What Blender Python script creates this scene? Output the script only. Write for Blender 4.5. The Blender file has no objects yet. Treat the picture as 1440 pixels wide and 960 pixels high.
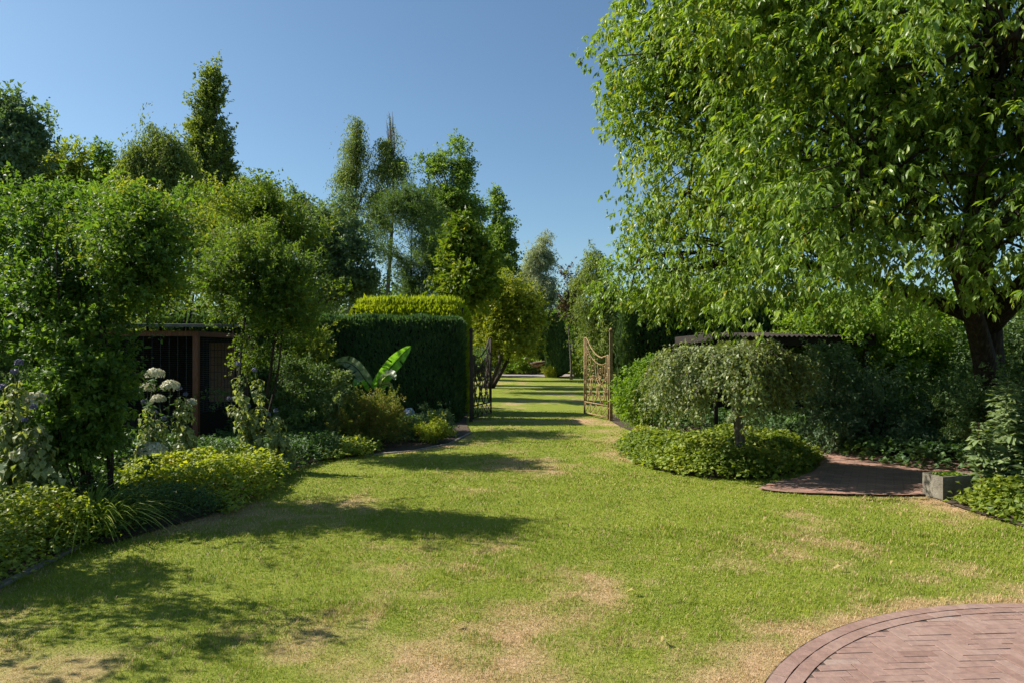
import bpy, bmesh, math, random
import numpy as np
from math import radians, sin, cos, pi, sqrt, tan, atan2
from mathutils.geometry import tessellate_polygon
from mathutils import Vector

rng = np.random.default_rng(11)
random.seed(5)
SC = bpy.context.scene
COL = SC.collection
H = 1.65                       # eye height

# ------------------------------------------------------------------ layout helpers
def G(px, py):                 # a point of the ground seen at a photograph position
    Y = H * 960.0 / (py - 497.0)
    return ((px - 720.0) / 960.0 * Y, Y)
def W(px, py, Y):              # a point at distance Y
    return np.array([(px - 720.0) / 960.0 * Y, Y, H + (497.0 - py) / 960.0 * Y])
def blob(px, py, rx, ry, Y, rd=None, dy=0.0):
    s = Y / 960.0
    c = W(px, py, Y + dy)
    return (c[0], c[1], c[2], rx * s, (rd if rd is not None else rx * s), ry * s)

# ------------------------------------------------------------------ mesh helpers
WLOC = {}
def empty(name, label, cat, loc=(0, 0, 0), group=None, rotz=0.0):
    o = bpy.data.objects.new(name, None); COL.objects.link(o)
    o.empty_display_size = 0.2
    o.location = loc; o.rotation_euler = (0, 0, rotz)
    WLOC[o.name] = np.array(loc, float)
    tag(o, label, cat, group)
    return o
def tag(o, label=None, cat=None, group=None, kind=None):
    if label: o['label'] = label
    if cat: o['category'] = cat
    if group: o['group'] = group
    if kind: o['kind'] = kind
    return o
def mk(name, V, F, mat, parent=None, tint=None, loc=None, smooth=False, fmat=None):
    """V (n,3) world coordinates, F list of arrays (k,3) / (k,4); tint: per face values in the same order"""
    V = np.asarray(V, float)
    if parent is not None:
        off = WLOC[parent.name]
    else:
        off = np.array(loc if loc is not None else (0, 0, 0), float)
    V = V - off
    if isinstance(F, np.ndarray): F = [F]
    F = [np.asarray(f, np.int32) for f in F if len(f)]
    me = bpy.data.meshes.new(name)
    nl = sum(f.size for f in F); nf = sum(len(f) for f in F)
    me.vertices.add(len(V)); me.vertices.foreach_set('co', V.astype(np.float32).ravel())
    me.loops.add(nl); me.polygons.add(nf)
    me.loops.foreach_set('vertex_index', np.concatenate([f.ravel() for f in F]))
    sizes = np.concatenate([np.full(len(f), f.shape[1], np.int32) for f in F])
    st = np.concatenate([[0], np.cumsum(sizes)[:-1]]).astype(np.int32)
    me.polygons.foreach_set('loop_start', st)
    me.polygons.foreach_set('loop_total', sizes)
    me.polygons.foreach_set('use_smooth', np.full(nf, bool(smooth)))
    mats = mat if isinstance(mat, (list, tuple)) else [mat]
    for m in mats: me.materials.append(m)
    if fmat is not None: me.polygons.foreach_set('material_index', np.asarray(fmat, np.int32))
    if tint is not None:
        a = me.attributes.new('tint', 'FLOAT', 'FACE')
        a.data.foreach_set('value', np.asarray(tint, np.float32))
    me.update(calc_edges=True)
    o = bpy.data.objects.new(name, me); COL.objects.link(o)
    if parent is not None:
        o.parent = parent
        WLOC[o.name] = off
    else:
        o.location = off; WLOC[o.name] = off
    return o
class MB:
    """collects pieces of ONE mesh"""
    def __init__(s): s.V = []; s.T = []; s.Q = []; s.tT = []; s.tQ = []; s.n = 0
    def add(s, V, tris=None, quads=None, tt=None, tq=None):
        V = np.asarray(V, float)
        s.V.append(V)
        if tris is not None and len(tris):
            tris = np.asarray(tris); s.T.append(tris + s.n); s.tT.append(np.broadcast_to(0.5 if tt is None else tt, (len(tris),)))
        if quads is not None and len(quads):
            quads = np.asarray(quads); s.Q.append(quads + s.n); s.tQ.append(np.broadcast_to(0.5 if tq is None else tq, (len(quads),)))
        s.n += len(V)
    def box(s, c, size, rz=0.0, t=0.5):
        x, y, z = [q / 2 for q in size]
        V = np.array([[a * x, b * y, d * z] for d in (-1, 1) for b in (-1, 1) for a in (-1, 1)], float)
        ca, sa = cos(rz), sin(rz)
        V = np.c_[V[:, 0] * ca - V[:, 1] * sa, V[:, 0] * sa + V[:, 1] * ca, V[:, 2]] + np.asarray(c, float)
        s.add(V, quads=[[0, 2, 3, 1], [4, 5, 7, 6], [0, 1, 5, 4], [2, 6, 7, 3], [0, 4, 6, 2], [1, 3, 7, 5]], tq=t)
    def tube(s, P, R, n=6, t=0.5, cap=True):
        P = np.asarray(P, float); k = len(P)
        R = np.broadcast_to(np.asarray(R, float), (k,))
        T = np.gradient(P, axis=0); T /= np.linalg.norm(T, axis=1)[:, None] + 1e-9
        ref = np.array([0.31, 0.17, 1.0]) if abs(T[:, 2]).mean() < .8 else np.array([1.0, 0.2, 0.1])
        A = np.cross(T, ref); A /= np.linalg.norm(A, axis=1)[:, None] + 1e-9
        B = np.cross(T, A)
        a = np.arange(n) * 2 * pi / n
        V = P[:, None, :] + R[:, None, None] * (A[:, None, :] * np.cos(a)[None, :, None] + B[:, None, :] * np.sin(a)[None, :, None])
        V = V.reshape(-1, 3)
        i = np.arange(k - 1)[:, None] * n; j = np.arange(n)[None, :]; j2 = (j + 1) % n
        Q = np.stack([i + j, i + j2, i + n + j2, i + n + j], -1).reshape(-1, 4)
        tr = None
        if cap:
            V = np.r_[V, P[:1], P[-1:]]
            a0 = k * n
            tr = np.r_[np.c_[np.full(n, a0), np.roll(np.arange(n), -1), np.arange(n)],
                       np.c_[np.full(n, a0 + 1), (k - 1) * n + np.arange(n), (k - 1) * n + np.roll(np.arange(n), -1)]]
        s.add(V, tris=tr, quads=Q, tt=t, tq=t)
    def prism(s, poly, z0, z1, inset=0.0, zc=0.0, t=0.5):
        p = np.asarray(poly, float); n = len(p); c = p.mean(0)
        d = c - p; L = np.linalg.norm(d, axis=1)[:, None] + 1e-9
        q = p + d / L * inset
        V = np.r_[np.c_[p, np.full(n, z0)], np.c_[p, np.full(n, z1 - zc)], np.c_[q, np.full(n, z1)]]
        i = np.arange(n); j = (i + 1) % n
        Q = np.r_[np.c_[i, j, n + j, n + i], np.c_[n + i, n + j, 2 * n + j, 2 * n + i]]
        T = np.array([[2 * n, 2 * n + a, 2 * n + a + 1] for a in range(1, n - 1)])
        s.add(V, tris=T, quads=Q, tt=t, tq=t)
    def build(s, name, mat, parent=None, loc=None, smooth=False, useT=True):
        V = np.concatenate(s.V); F = []; t = []
        if s.T: F.append(np.concatenate(s.T)); t.append(np.concatenate(s.tT))
        if s.Q: F.append(np.concatenate(s.Q)); t.append(np.concatenate(s.tQ))
        return mk(name, V, F, mat, parent, np.concatenate(t) if useT else None, loc, smooth)
def unit(a):
    return a / (np.linalg.norm(a, axis=-1, keepdims=True) + 1e-9)
def rdir(n, r=None):
    return unit((r or rng).normal(size=(n, 3)))
def _h(i, j, k, seed):
    x = (i * 374761393 + j * 668265263 + k * 2147483647 + seed * 974634777) & 0xffffffff
    x = ((x ^ (x >> 13)) * 1274126177) & 0xffffffff
    return ((x ^ (x >> 16)) & 0xffff) / 65535.0
def vnoise(P, f, seed=0):
    P = np.asarray(P, float) * f
    if P.shape[1] == 2: P = np.c_[P, np.zeros(len(P))]
    I = np.floor(P).astype(np.int64); u = P - I; u = u * u * (3 - 2 * u)
    r = 0
    for a in (0, 1):
        for b in (0, 1):
            for c in (0, 1):
                w = (u[:, 0] if a else 1 - u[:, 0]) * (u[:, 1] if b else 1 - u[:, 1]) * (u[:, 2] if c else 1 - u[:, 2])
                r = r + w * _h(I[:, 0] + a, I[:, 1] + b, I[:, 2] + c, seed)
    return r
def fbm(P, f, seed=0, o=3):
    s = 0; a = 1.0; t = 0
    for i in range(o):
        s = s + a * vnoise(P, f * 2 ** i, seed + i * 7); t += a; a *= .5
    return s / t
def inpoly(P, poly):
    x, y = P[:, 0], P[:, 1]; r = np.zeros(len(P), bool); n = len(poly); j = n - 1
    for i in range(n):
        xi, yi = poly[i]; xj, yj = poly[j]
        if yi != yj:
            r ^= ((yi > y) != (yj > y)) & (x < (xj - xi) * (y - yi) / (yj - yi) + xi)
        j = i
    return r
def smooth_poly(pts, it=2):
    p = [tuple(q) for q in pts]
    for _ in range(it):
        q = []
        for i in range(len(p)):
            a = p[i]; b = p[(i + 1) % len(p)]
            q.append((a[0] * .75 + b[0] * .25, a[1] * .75 + b[1] * .25)); q.append((a[0] * .25 + b[0] * .75, a[1] * .25 + b[1] * .75))
        p = q
    return p
def sheet(name, poly, z, mat, kind='structure'):
    tri = tessellate_polygon([[Vector((x, y, 0)) for x, y in poly]])
    V = np.array([[x, y, z] for x, y in poly]); T = np.array([list(t) for t in tri])
    # face up
    a, b, c = V[T[:, 0]], V[T[:, 1]], V[T[:, 2]]
    nz = np.cross(b - a, c - a)[:, 2]
    T[nz < 0] = T[nz < 0][:, ::-1]
    o = mk(name, V, T, mat); tag(o, kind=kind)
    return o

# ------------------------------------------------------------------ materials
def newmat(name):
    m = bpy.data.materials.new(name); m.use_nodes = True
    nt = m.node_tree; nt.nodes.clear()
    out = nt.nodes.new('ShaderNodeOutputMaterial')
    return m, nt, nt.nodes, nt.links, out
def ramp(nt, stops, fac):
    r = nt.nodes.new('ShaderNodeValToRGB')
    e = r.color_ramp.elements
    while len(e) < len(stops): e.new(0.5)
    for k, (p, c) in enumerate(stops):
        e[k].position = p; e[k].color = (*c, 1)
    nt.links.new(fac, r.inputs[0])
    return r.outputs[0]
def noise(nt, scale, detail=3, rough=.55, coord='Object', dist=0.0):
    tc = nt.nodes.new('ShaderNodeTexCoord'); n = nt.nodes.new('ShaderNodeTexNoise')
    n.inputs['Scale'].default_value = scale; n.inputs['Detail'].default_value = detail; n.inputs['Roughness'].default_value = rough
    n.inputs['Distortion'].default_value = dist
    nt.links.new(tc.outputs[coord], n.inputs['Vector'])
    return n.outputs['Fac']
def leafmat(name, stops, trans=.42, rough=.5, spec=.25, tcol=(1.45, 1.5, .5)):
    m, nt, N, L, out = newmat(name)
    at = N.new('ShaderNodeAttribute'); at.attribute_name = 'tint'
    c = ramp(nt, stops, at.outputs['Fac'])
    p = N.new('ShaderNodeBsdfPrincipled'); p.inputs['Roughness'].default_value = rough
    p.inputs['Specular IOR Level'].default_value = spec
    L.new(c, p.inputs['Base Color'])
    t = N.new('ShaderNodeBsdfTranslucent')
    mx = N.new('ShaderNodeMix'); mx.data_type = 'RGBA'; mx.blend_type = 'MULTIPLY'; mx.inputs[0].default_value = 1
    L.new(c, mx.inputs[6]); mx.inputs[7].default_value = (*tcol, 1)
    L.new(mx.outputs[2], t.inputs['Color'])
    ms = N.new('ShaderNodeMixShader'); ms.inputs[0].default_value = trans
    L.new(p.outputs[0], ms.inputs[1]); L.new(t.outputs[0], ms.inputs[2]); L.new(ms.outputs[0], out.inputs['Surface'])
    return m
def mat_noise(name, stops, scale=8, rough=.8, bump=.3, bscale=None, spec=.3, metal=0, stretch=None, detail=5):
    m, nt, N, L, out = newmat(name)
    f = noise(nt, scale, detail, .6)
    if stretch:
        tc = N.new('ShaderNodeTexCoord'); mp = N.new('ShaderNodeMapping'); mp.inputs['Scale'].default_value = stretch
        L.new(tc.outputs['Object'], mp.inputs[0])
        n = N.new('ShaderNodeTexNoise'); n.inputs['Scale'].default_value = scale; n.inputs['Detail'].default_value = detail
        L.new(mp.outputs[0], n.inputs['Vector']); f = n.outputs['Fac']
    c = ramp(nt, stops, f)
    p = N.new('ShaderNodeBsdfPrincipled'); p.inputs['Roughness'].default_value = rough
    p.inputs['Specular IOR Level'].default_value = spec; p.inputs['Metallic'].default_value = metal
    L.new(c, p.inputs['Base Color'])
    if bump:
        b = N.new('ShaderNodeBump'); b.inputs['Strength'].default_value = bump; b.inputs['Distance'].default_value = .03
        g = noise(nt, bscale or scale * 3, 6, .65) if not stretch else f
        L.new(g, b.inputs['Height']); L.new(b.outputs[0], p.inputs['Normal'])
    L.new(p.outputs[0], out.inputs['Surface'])
    return m
def flat(name, c, rough=.7):
    return mat_noise(name, [(.3, tuple(q * .85 for q in c)), (.7, tuple(min(1, q * 1.12) for q in c))], 12, rough, .1)

BARK = mat_noise('bark', [(.3, (.016, .011, .008)), (.55, (.04, .028, .02)), (.75, (.085, .065, .048))], 5, .9, .9, stretch=(6, 6, 1.2), detail=8)
BARKG = mat_noise('bark_grey', [(.3, (.05, .042, .032)), (.6, (.13, .11, .085)), (.8, (.22, .2, .16))], 6, .9, .7, stretch=(5, 5, 1.5), detail=7)
STEM = mat_noise('stem_green', [(.3, (.045, .07, .02)), (.7, (.09, .12, .04))], 20, .6, .1)
STEMR = mat_noise('stem_dry', [(.3, (.12, .05, .025)), (.7, (.22, .12, .06))], 20, .7, .1)
SOIL = mat_noise('soil', [(.3, (.045, .032, .02)), (.6, (.09, .066, .042)), (.8, (.16, .12, .08))], 6, .95, .8, 40)
PATHM = mat_noise('pale_path', [(.3, (.22, .185, .16)), (.7, (.32, .27, .235))], 4, .9, .3)
ROOFM = mat_noise('roof_felt', [(.3, (.02, .017, .015)), (.7, (.05, .042, .036))], 5, .95, .4, spec=.1)
RUST = mat_noise('rusted_iron', [(.3, (.08, .045, .02)), (.5, (.22, .145, .055)), (.7, (.34, .24, .095))], 14, .75, .3, spec=.4)  # rust, with the sunlit gold of the gate put into the colour
IRON = mat_noise('dark_and_shaded_iron', [(.3, (.02, .015, .012)), (.7, (.055, .035, .024))], 14, .7, .3, spec=.4)  # darker copy of the gate iron, shade put into its colour; also bird parts
WOODR = mat_noise('red_brown_wood', [(.3, (.15, .058, .032)), (.7, (.26, .105, .056))], 9, .6, .3, stretch=(8, 8, 1))
WOODD = mat_noise('dark_wood', [(.3, (.012, .01, .008)), (.7, (.035, .027, .02))], 9, .8, .3, stretch=(1, 1, 9))
WOODB = mat_noise('brick_brown_sunlit_boards', [(.3, (.26, .14, .09)), (.7, (.42, .24, .15))], 7, .8, .3, stretch=(1, 1, 9))  # board brown, lightened in colour to stand in for sunlight
CONC = mat_noise('concrete', [(.25, (.09, .08, .055)), (.5, (.17, .15, .115)), (.8, (.25, .23, .18))], 9, .9, .5, 60)
CONCG = mat_noise('mossy_concrete', [(.3, (.05, .06, .02)), (.55, (.10, .11, .045)), (.8, (.2, .19, .1))], 9, .9, .5, 60)
WIRE = mat_noise('wire', [(.3, (.05, .05, .05)), (.7, (.1, .1, .1))], 12, .5, 0, metal=.6)
KERB = mat_noise('edging_stone', [(.3, (.16, .14, .12)), (.7, (.32, .29, .26))], 12, .9, .5)
SAND = mat_noise('joint_sand', [(.35, (.02, .013, .01)), (.5, (.09, .06, .047)), (.7, (.19, .135, .11))], 14, .95, .5)

# ------------------------------------------------------------------ leaf generator
def leaves(P, D, N, L, Wd, fold=.25, curl=.25, kind='long'):
    n = len(P)
    L = np.broadcast_to(L, (n,))[:, None]; Wd = np.broadcast_to(Wd, (n,))[:, None]
    D = unit(D); S = unit(np.cross(D, N)); U = np.cross(S, D)
    i = np.arange(n)[:, None]
    if kind == 'quad':
        V = np.stack([P, P + D * L * .45 + S * Wd * .5 + U * fold * Wd, P + D * L, P + D * L * .45 - S * Wd * .5 + U * fold * Wd], 1).reshape(-1, 3)
        b = i * 4
        T = np.concatenate([np.c_[b, b + 1, b + 2], np.c_[b, b + 2, b + 3]], 1).reshape(-1, 3)
        return V, T, 2
    if kind == 'oval':
        def pt(t, w_): 
            q = P + D * (L * t * (1 - abs(curl) * .12 * t)) + U * (L * curl * (.9 * t - 1.15 * t * t))
            return (q + S * Wd * w_ + U * fold * Wd * abs(w_) * 2) if w_ else q
        V = np.stack([P, pt(.28, .38), pt(.62, .44), pt(1, 0), pt(.62, -.44), pt(.28, -.38), pt(.28, 0), pt(.62, 0)], 1).reshape(-1, 3)
        b = i * 8
        T = np.concatenate([np.c_[b + x, b + y, b + z] for x, y, z in ((0, 1, 6), (1, 2, 7), (1, 7, 6), (2, 3, 7), (0, 6, 5), (6, 7, 4), (6, 4, 5), (7, 3, 4))], 1).reshape(-1, 3)
        return V, T, 8
    m = P + D * L * .5 + U * L * curl * .35
    tip = P + D * L * (1 - abs(curl) * .15) - U * L * curl * .25
    bs = P + D * L * .42
    V = np.stack([P, bs + S * Wd * .5 + U * (fold * Wd + L * curl * .25), m, bs - S * Wd * .5 + U * (fold * Wd + L * curl * .25), tip], 1).reshape(-1, 3)
    b = i * 5
    T = np.concatenate([np.c_[b, b + 1, b + 2], np.c_[b, b + 2, b + 3], np.c_[b + 1, b + 4, b + 2], np.c_[b + 2, b + 4, b + 3]], 1).reshape(-1, 3)
    return V, T, 4

def crown(blobs, ntw, twl, lpt, ll, lw, droop=.3, up=.15, hang=.25, gapf=.6, gapt=.42, shell=.45, kind='quad',
          fold=.25, curl=.25, spread=.8, keep=None, seed=0, tintn=.35, outw=1.0, cluster=.6, ups=.6, leafj=.3, cl=13, clr=1.0, szmin=0.0):
    B = np.array(blobs, float)
    vol = (B[:, 3] * B[:, 4] * B[:, 5]) ** (2 / 3.); w = vol / vol.sum()
    nK = max(6, ntw // cl); k = int(nK * 2.6) + 10
    bi = rng.choice(len(B), k, p=w)
    d = rdir(k); r = rng.random(k) ** shell
    r = np.where(rng.random(k) < .16, 1 + .3 * rng.random(k), r * (.75 + .4 * rng.random(k)))
    C = B[bi, :3]; R = B[bi, 3:]
    P = C + d * R * r[:, None]
    ok = fbm(P, gapf, seed, 2) > gapt
    ok &= P[:, 2] > .12
    P, d, R, C = P[ok][:nK], d[ok][:nK], R[ok][:nK], C[ok][:nK]
    K = len(P)
    ax = unit(unit((P - C) / R ** 2 * R.mean(1)[:, None]) * outw + rdir(K) * .6 + np.array([0, 0, up * .8]))
    sz = np.clip(R.mean(1) * .42, twl * szmin, max(twl * clr, twl * szmin)) * (.5 + .9 * rng.random(K))
    ci = rng.integers(0, K, int(ntw * 1.05)); T = len(ci)
    off = rng.normal(size=(T, 3)) * .45 + ax[ci] * rng.uniform(-.7, 1.1, T)[:, None]
    P = P[ci] + off * sz[ci][:, None]
    D = unit(ax[ci] * .75 + unit(off) * .5 + rdir(T) * .6 + np.array([0, 0, up * .6]))
    ctint = rng.normal(size=K)[ci] * .1
    ok = P[:, 2] > .1
    if keep is not None: ok &= keep(P)
    P, D, ctint = P[ok], D[ok], ctint[ok]
    T = len(P)
    L = twl * (.6 + .8 * rng.random(T))
    P0 = P - D * L[:, None] * .5
    t = rng.random((T, lpt)) ** cluster
    t[:, 0] = 1
    g = droop * L[:, None] * t ** 2
    Q = P0[:, None, :] + D[:, None, :] * (L[:, None] * t)[..., None]
    Q[..., 2] -= g
    tang = np.repeat(D[:, None, :], lpt, 1).copy(); tang[..., 2] -= 2 * droop * t
    tang = unit(tang)
    n = T * lpt
    Q = Q.reshape(-1, 3) + rng.normal(size=(n, 3)) * ll * leafj; tang = tang.reshape(-1, 3)
    side = unit(np.cross(tang, rdir(n)))
    LD = unit(tang * .6 + side * spread + np.array([0, 0, -hang]))
    UP = unit(np.array([0, 0, 1.0]) * ups + rdir(n) * .6)
    le = ll * (.5 + .85 * rng.random(n) ** 1.3)
    V, F, q = leaves(Q, LD, UP, le, le * lw * (.8 + .4 * rng.random(n)), fold, curl, kind)
    clump = fbm(P, gapf * 1.8, seed + 50, 2)
    tn = np.repeat(clump, lpt) * tintn * 2 + (.5 - tintn) + np.repeat(ctint, lpt) + rng.normal(size=n) * .14
    tn = np.clip(tn, 0, 1)
    return V, F, np.repeat(tn, q), P0, P

def bez(a, b, c, d, k=6):
    t = np.linspace(0, 1, k)[:, None]
    return (1 - t) ** 3 * a + 3 * (1 - t) ** 2 * t * b + 3 * (1 - t) * t * t * c + t ** 3 * d
def limbs(mb, base, blobs, r0, starts, nsub=8, stems=1, lean=.0, topz=None, sides=7, fork=.3, spread=.3):
    """trunk(s), one limb to each blob, branchlets on to twig starts"""
    B = np.array(blobs, float); base = np.array(base, float)
    c = B[:, :3].mean(0)
    top = B[B[:, 2].argmax()]
    zt = topz or top[2]
    tr = []
    for s in range(stems):
        o = np.array([cos(s * 2.4), sin(s * 2.4), 0]) * (spread * (stems > 1))
        b0 = base + o * .35 + np.array([0, 0, -.05])
        p3 = np.array([top[0], top[1], zt]) if stems == 1 else np.array([c[0], c[1], zt]) + o * 2 * (B[:, 3].mean())
        p1 = b0 + (p3 - b0) * .3 + rng.normal(size=3) * .05 * (zt) * np.array([1, 1, 0]) + o * .5
        p2 = b0 + (p3 - b0) * .65 + rng.normal(size=3) * .06 * (zt) * np.array([1, 1, 0]) + o
        P = bez(b0, p1, p2, p3, 10)
        R = r0 / stems ** .6 * np.linspace(1, .12, 10) ** .9; R[0] *= 1.35
        mb.tube(P, R, sides); tr.append((P, R))
    for b in B:
        P, R = tr[rng.integers(len(tr))]
        zz = b[2] - max(.25 * b[5], fork * (b[2] - base[2]) * .6)
        i = int(np.clip(np.searchsorted(P[:, 2], zz), 2, 8))
        a = P[i]; e = b[:3] + rng.normal(size=3) * .1 * b[3]
        L = bez(a, a + (e - a) * .4 + np.array([0, 0, -.05 * np.linalg.norm(e - a)]), a + (e - a) * .75 + np.array([0, 0, .12 * np.linalg.norm(e - a)]), e, 6)
        r = min(R[i] * .6, r0 * .5)
        mb.tube(L, r * np.linspace(1, .35, 6), 5)
        if len(starts):
            dd = np.linalg.norm((starts - b[:3]) / b[3:], axis=1)
            idx = np.where(dd < 1.02)[0]
            if len(idx):
                for q in rng.choice(idx, min(nsub, len(idx)), replace=False):
                    s0 = L[rng.integers(2, 6)]; e2 = starts[q]
                    M = s0 + (e2 - s0) * .5 + np.array([0, 0, .1]) * np.linalg.norm(e2 - s0)
                    mb.tube(np.array([s0, M, e2]), r * np.array([.4, .25, .1]), 4, cap=False)

def plant(name, label, cat, base, blobs, lmat, bmat=BARK, r0=.1, group=None, stems=1, nsub=8, topz=None, core=True, loc=None, partname='crown', spread=.3, fork=.3, **kw):
    base = np.array([base[0], base[1], base[2] if len(base) > 2 else 0.0])
    e = empty(name, label, cat, base, group)
    V, F, t, P0, P = crown(blobs, **kw)
    mk(partname, V, F, lmat, e, t)
    mb = MB(); limbs(mb, base, blobs, r0, P0, nsub, stems, topz=topz, spread=spread, fork=fork)
    mb.build('trunk' if stems == 1 else 'stems', bmat, e, smooth=True)
    return e

# leaf colours: shade of the leaf itself from old dark to young light
LM = {}
def lm(key, a, b, c, d=None, **k):
    g = k.pop('gain', 2.15); k.setdefault('trans', .45)
    a, b, c = [tuple(min(.9, q * g * (.93 if i_ == 1 and g == 2.15 else 1)) for i_, q in enumerate(x)) for x in (a, b, c)]
    st = [(.15, a), (.5, b), (.8, c)] + ([(.97, d)] if d else [])
    LM[key] = leafmat('leaf_' + key, st, **k)
lm('cherry', (.044, .081, .014), (.078, .127, .018), (.122, .164, .026), (.36, .28, .02), trans=.45, spec=.4, rough=.4)
lm('mid', (.03, .062, .012), (.055, .10, .017), (.085, .14, .024))
lm('olive', (.05, .075, .014), (.09, .125, .018), (.15, .175, .025), (.22, .17, .03))
lm('appleleaf', (.026, .055, .012), (.05, .092, .016), (.1, .14, .02), (.17, .17, .03), trans=.42, gain=1.85)
lm('yellowgreen', (.06, .1, .014), (.1, .145, .018), (.15, .185, .022), (.33, .27, .03), trans=.4, gain=1.3)
lm('golden', (.09, .12, .016), (.15, .175, .022), (.22, .22, .03), trans=.4, gain=1.5)
lm('privet', (.15, .2, .012), (.24, .29, .016), (.34, .37, .025), trans=.4, gain=1.15)
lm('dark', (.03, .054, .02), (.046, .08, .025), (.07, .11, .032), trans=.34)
lm('hedge', (.022, .042, .02), (.036, .066, .03), (.055, .1, .042), (.08, .135, .05), trans=.3, spec=.15, gain=2.0)
lm('bluegreen', (.04, .068, .036), (.06, .098, .05), (.09, .13, .066), trans=.38)
lm('conifer', (.02, .042, .014), (.035, .065, .02), (.055, .09, .028), trans=.25)
lm('silver', (.08, .105, .062), (.125, .15, .1), (.18, .205, .145), trans=.4)
lm('shrubmix', (.034, .062, .012), (.06, .098, .016), (.1, .14, .022), (.22, .19, .04), trans=.42)
lm('birch', (.05, .075, .018), (.08, .11, .026), (.115, .145, .036), trans=.38)
lm('fresh', (.042, .085, .011), (.075, .13, .014), (.12, .175, .018), trans=.42)
lm('maple', (.045, .08, .02), (.072, .12, .026), (.11, .16, .032), trans=.45)
lm('purple', (.05, .035, .032), (.085, .058, .046), (.12, .085, .062), trans=.3, gain=1.0)
lm('weeping', (.045, .065, .024), (.08, .105, .032), (.12, .145, .045), (.2, .15, .05), trans=.35, spec=.3, rough=.45)
lm('cover', (.05, .08, .013), (.092, .128, .018), (.15, .18, .025), (.3, .28, .05), trans=.4)
lm('coverdark', (.02, .042, .014), (.035, .07, .02), (.055, .1, .026), trans=.3)
lm('coverlight', (.07, .105, .012), (.125, .16, .018), (.2, .22, .025), (.24, .14, .06), trans=.42)
lm('strap', (.07, .11, .016), (.12, .165, .022), (.2, .225, .05), trans=.4)
lm('spirea', (.05, .075, .014), (.085, .105, .02), (.14, .12, .03), (.24, .13, .06), trans=.35)
lm('mugwort', (.09, .13, .05), (.135, .18, .075), (.19, .235, .1), trans=.35, gain=1.35)
lm('thistle', (.06, .085, .03), (.1, .13, .05), (.16, .185, .08), trans=.35)
lm('cream', (.45, .43, .29), (.6, .58, .42), (.72, .7, .55), trans=.25, tcol=(1, 1, .9), gain=1.0)
lm('blueflower', (.22, .3, .5), (.32, .42, .62), (.5, .58, .75), trans=.25, tcol=(1, 1, 1), gain=1.0)
lm('thistlehead', (.10, .10, .16), (.16, .16, .26), (.25, .25, .38), trans=.1, tcol=(1, 1, 1), gain=1.0)
lm('banana', (.06, .15, .02), (.09, .21, .025), (.13, .27, .035), trans=.5, spec=.5, rough=.35)
lm('bananapale', (.16, .22, .11), (.25, .31, .17), (.34, .39, .24), trans=.5, spec=.5, rough=.4, gain=1.0)
lm('grassyellow', (.18, .2, .03), (.28, .3, .04), (.38, .38, .06), trans=.4, gain=1.0)
lm('dead', (.2, .12, .04), (.32, .22, .07), (.42, .34, .12), trans=.3, gain=1.0)

# ------------------------------------------------------------------ ground: lawn, beds, paving
edge = [G(0, 832), G(60, 801), G(130, 765), (-3.42, 5.95), G(290, 728), G(345, 711), G(385, 687), G(410, 662), G(452, 648), G(520, 640), G(590, 633), G(640, 623), G(668, 608)]
left_bed = [(-3.95, 3.2)] + edge + [(-1.0, 16.3), (-1.08, 17.6), (-1.2, 20.4), (-30, 20.4), (-30, 3.2)]
isl = smooth_poly([G(872, 622), G(880, 642), G(905, 656), G(960, 668), G(1030, 674), G(1085, 672), G(1130, 661), G(1152, 645), (4.75, 11.6), (4.1, 12.3), (3.2, 12.5), (2.35, 12.2)])
path = smooth_poly([G(1058, 686), G(1090, 692), G(1150, 695), G(1300, 698), G(1325, 690), (5.35, 8.25), (6.1, 8.75), G(1398, 662), G(1385, 654), G(1290, 640), (6.1, 11.3), (5.2, 12.2), (4.9, 13.4), (4.1, 14.2), (3.2, 14.2), (3.1, 13.4), (4.0, 13.0), (4.6, 12.4), (4.9, 11.4), (4.7, 10.3), (4.0, 9.2)], 1)
right_bed = [(2.42, 17.3), (2.45, 15.6), (2.6, 14.3), (2.9, 13.3), (3.2, 13.6), (4.2, 12.9), (4.7, 12.3), (5.0, 11.2), (5.4, 10.0), (6.0, 8.6), (5.2, 8.3), (4.85, 8.0), G(1318, 701), G(1350, 713), G(1400, 729), G(1440, 740), (5.9, 5.7), (7.4, 5.1), (12, 4.8), (30, 4.8), (30, 18.6), (2.6, 18.6)]
PC = (3.29, 2.03); PR = 2.44
left_soil = [(x - .09, y) for x, y in left_bed]
LAWN_EX = [left_soil, isl, path, right_bed]

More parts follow.
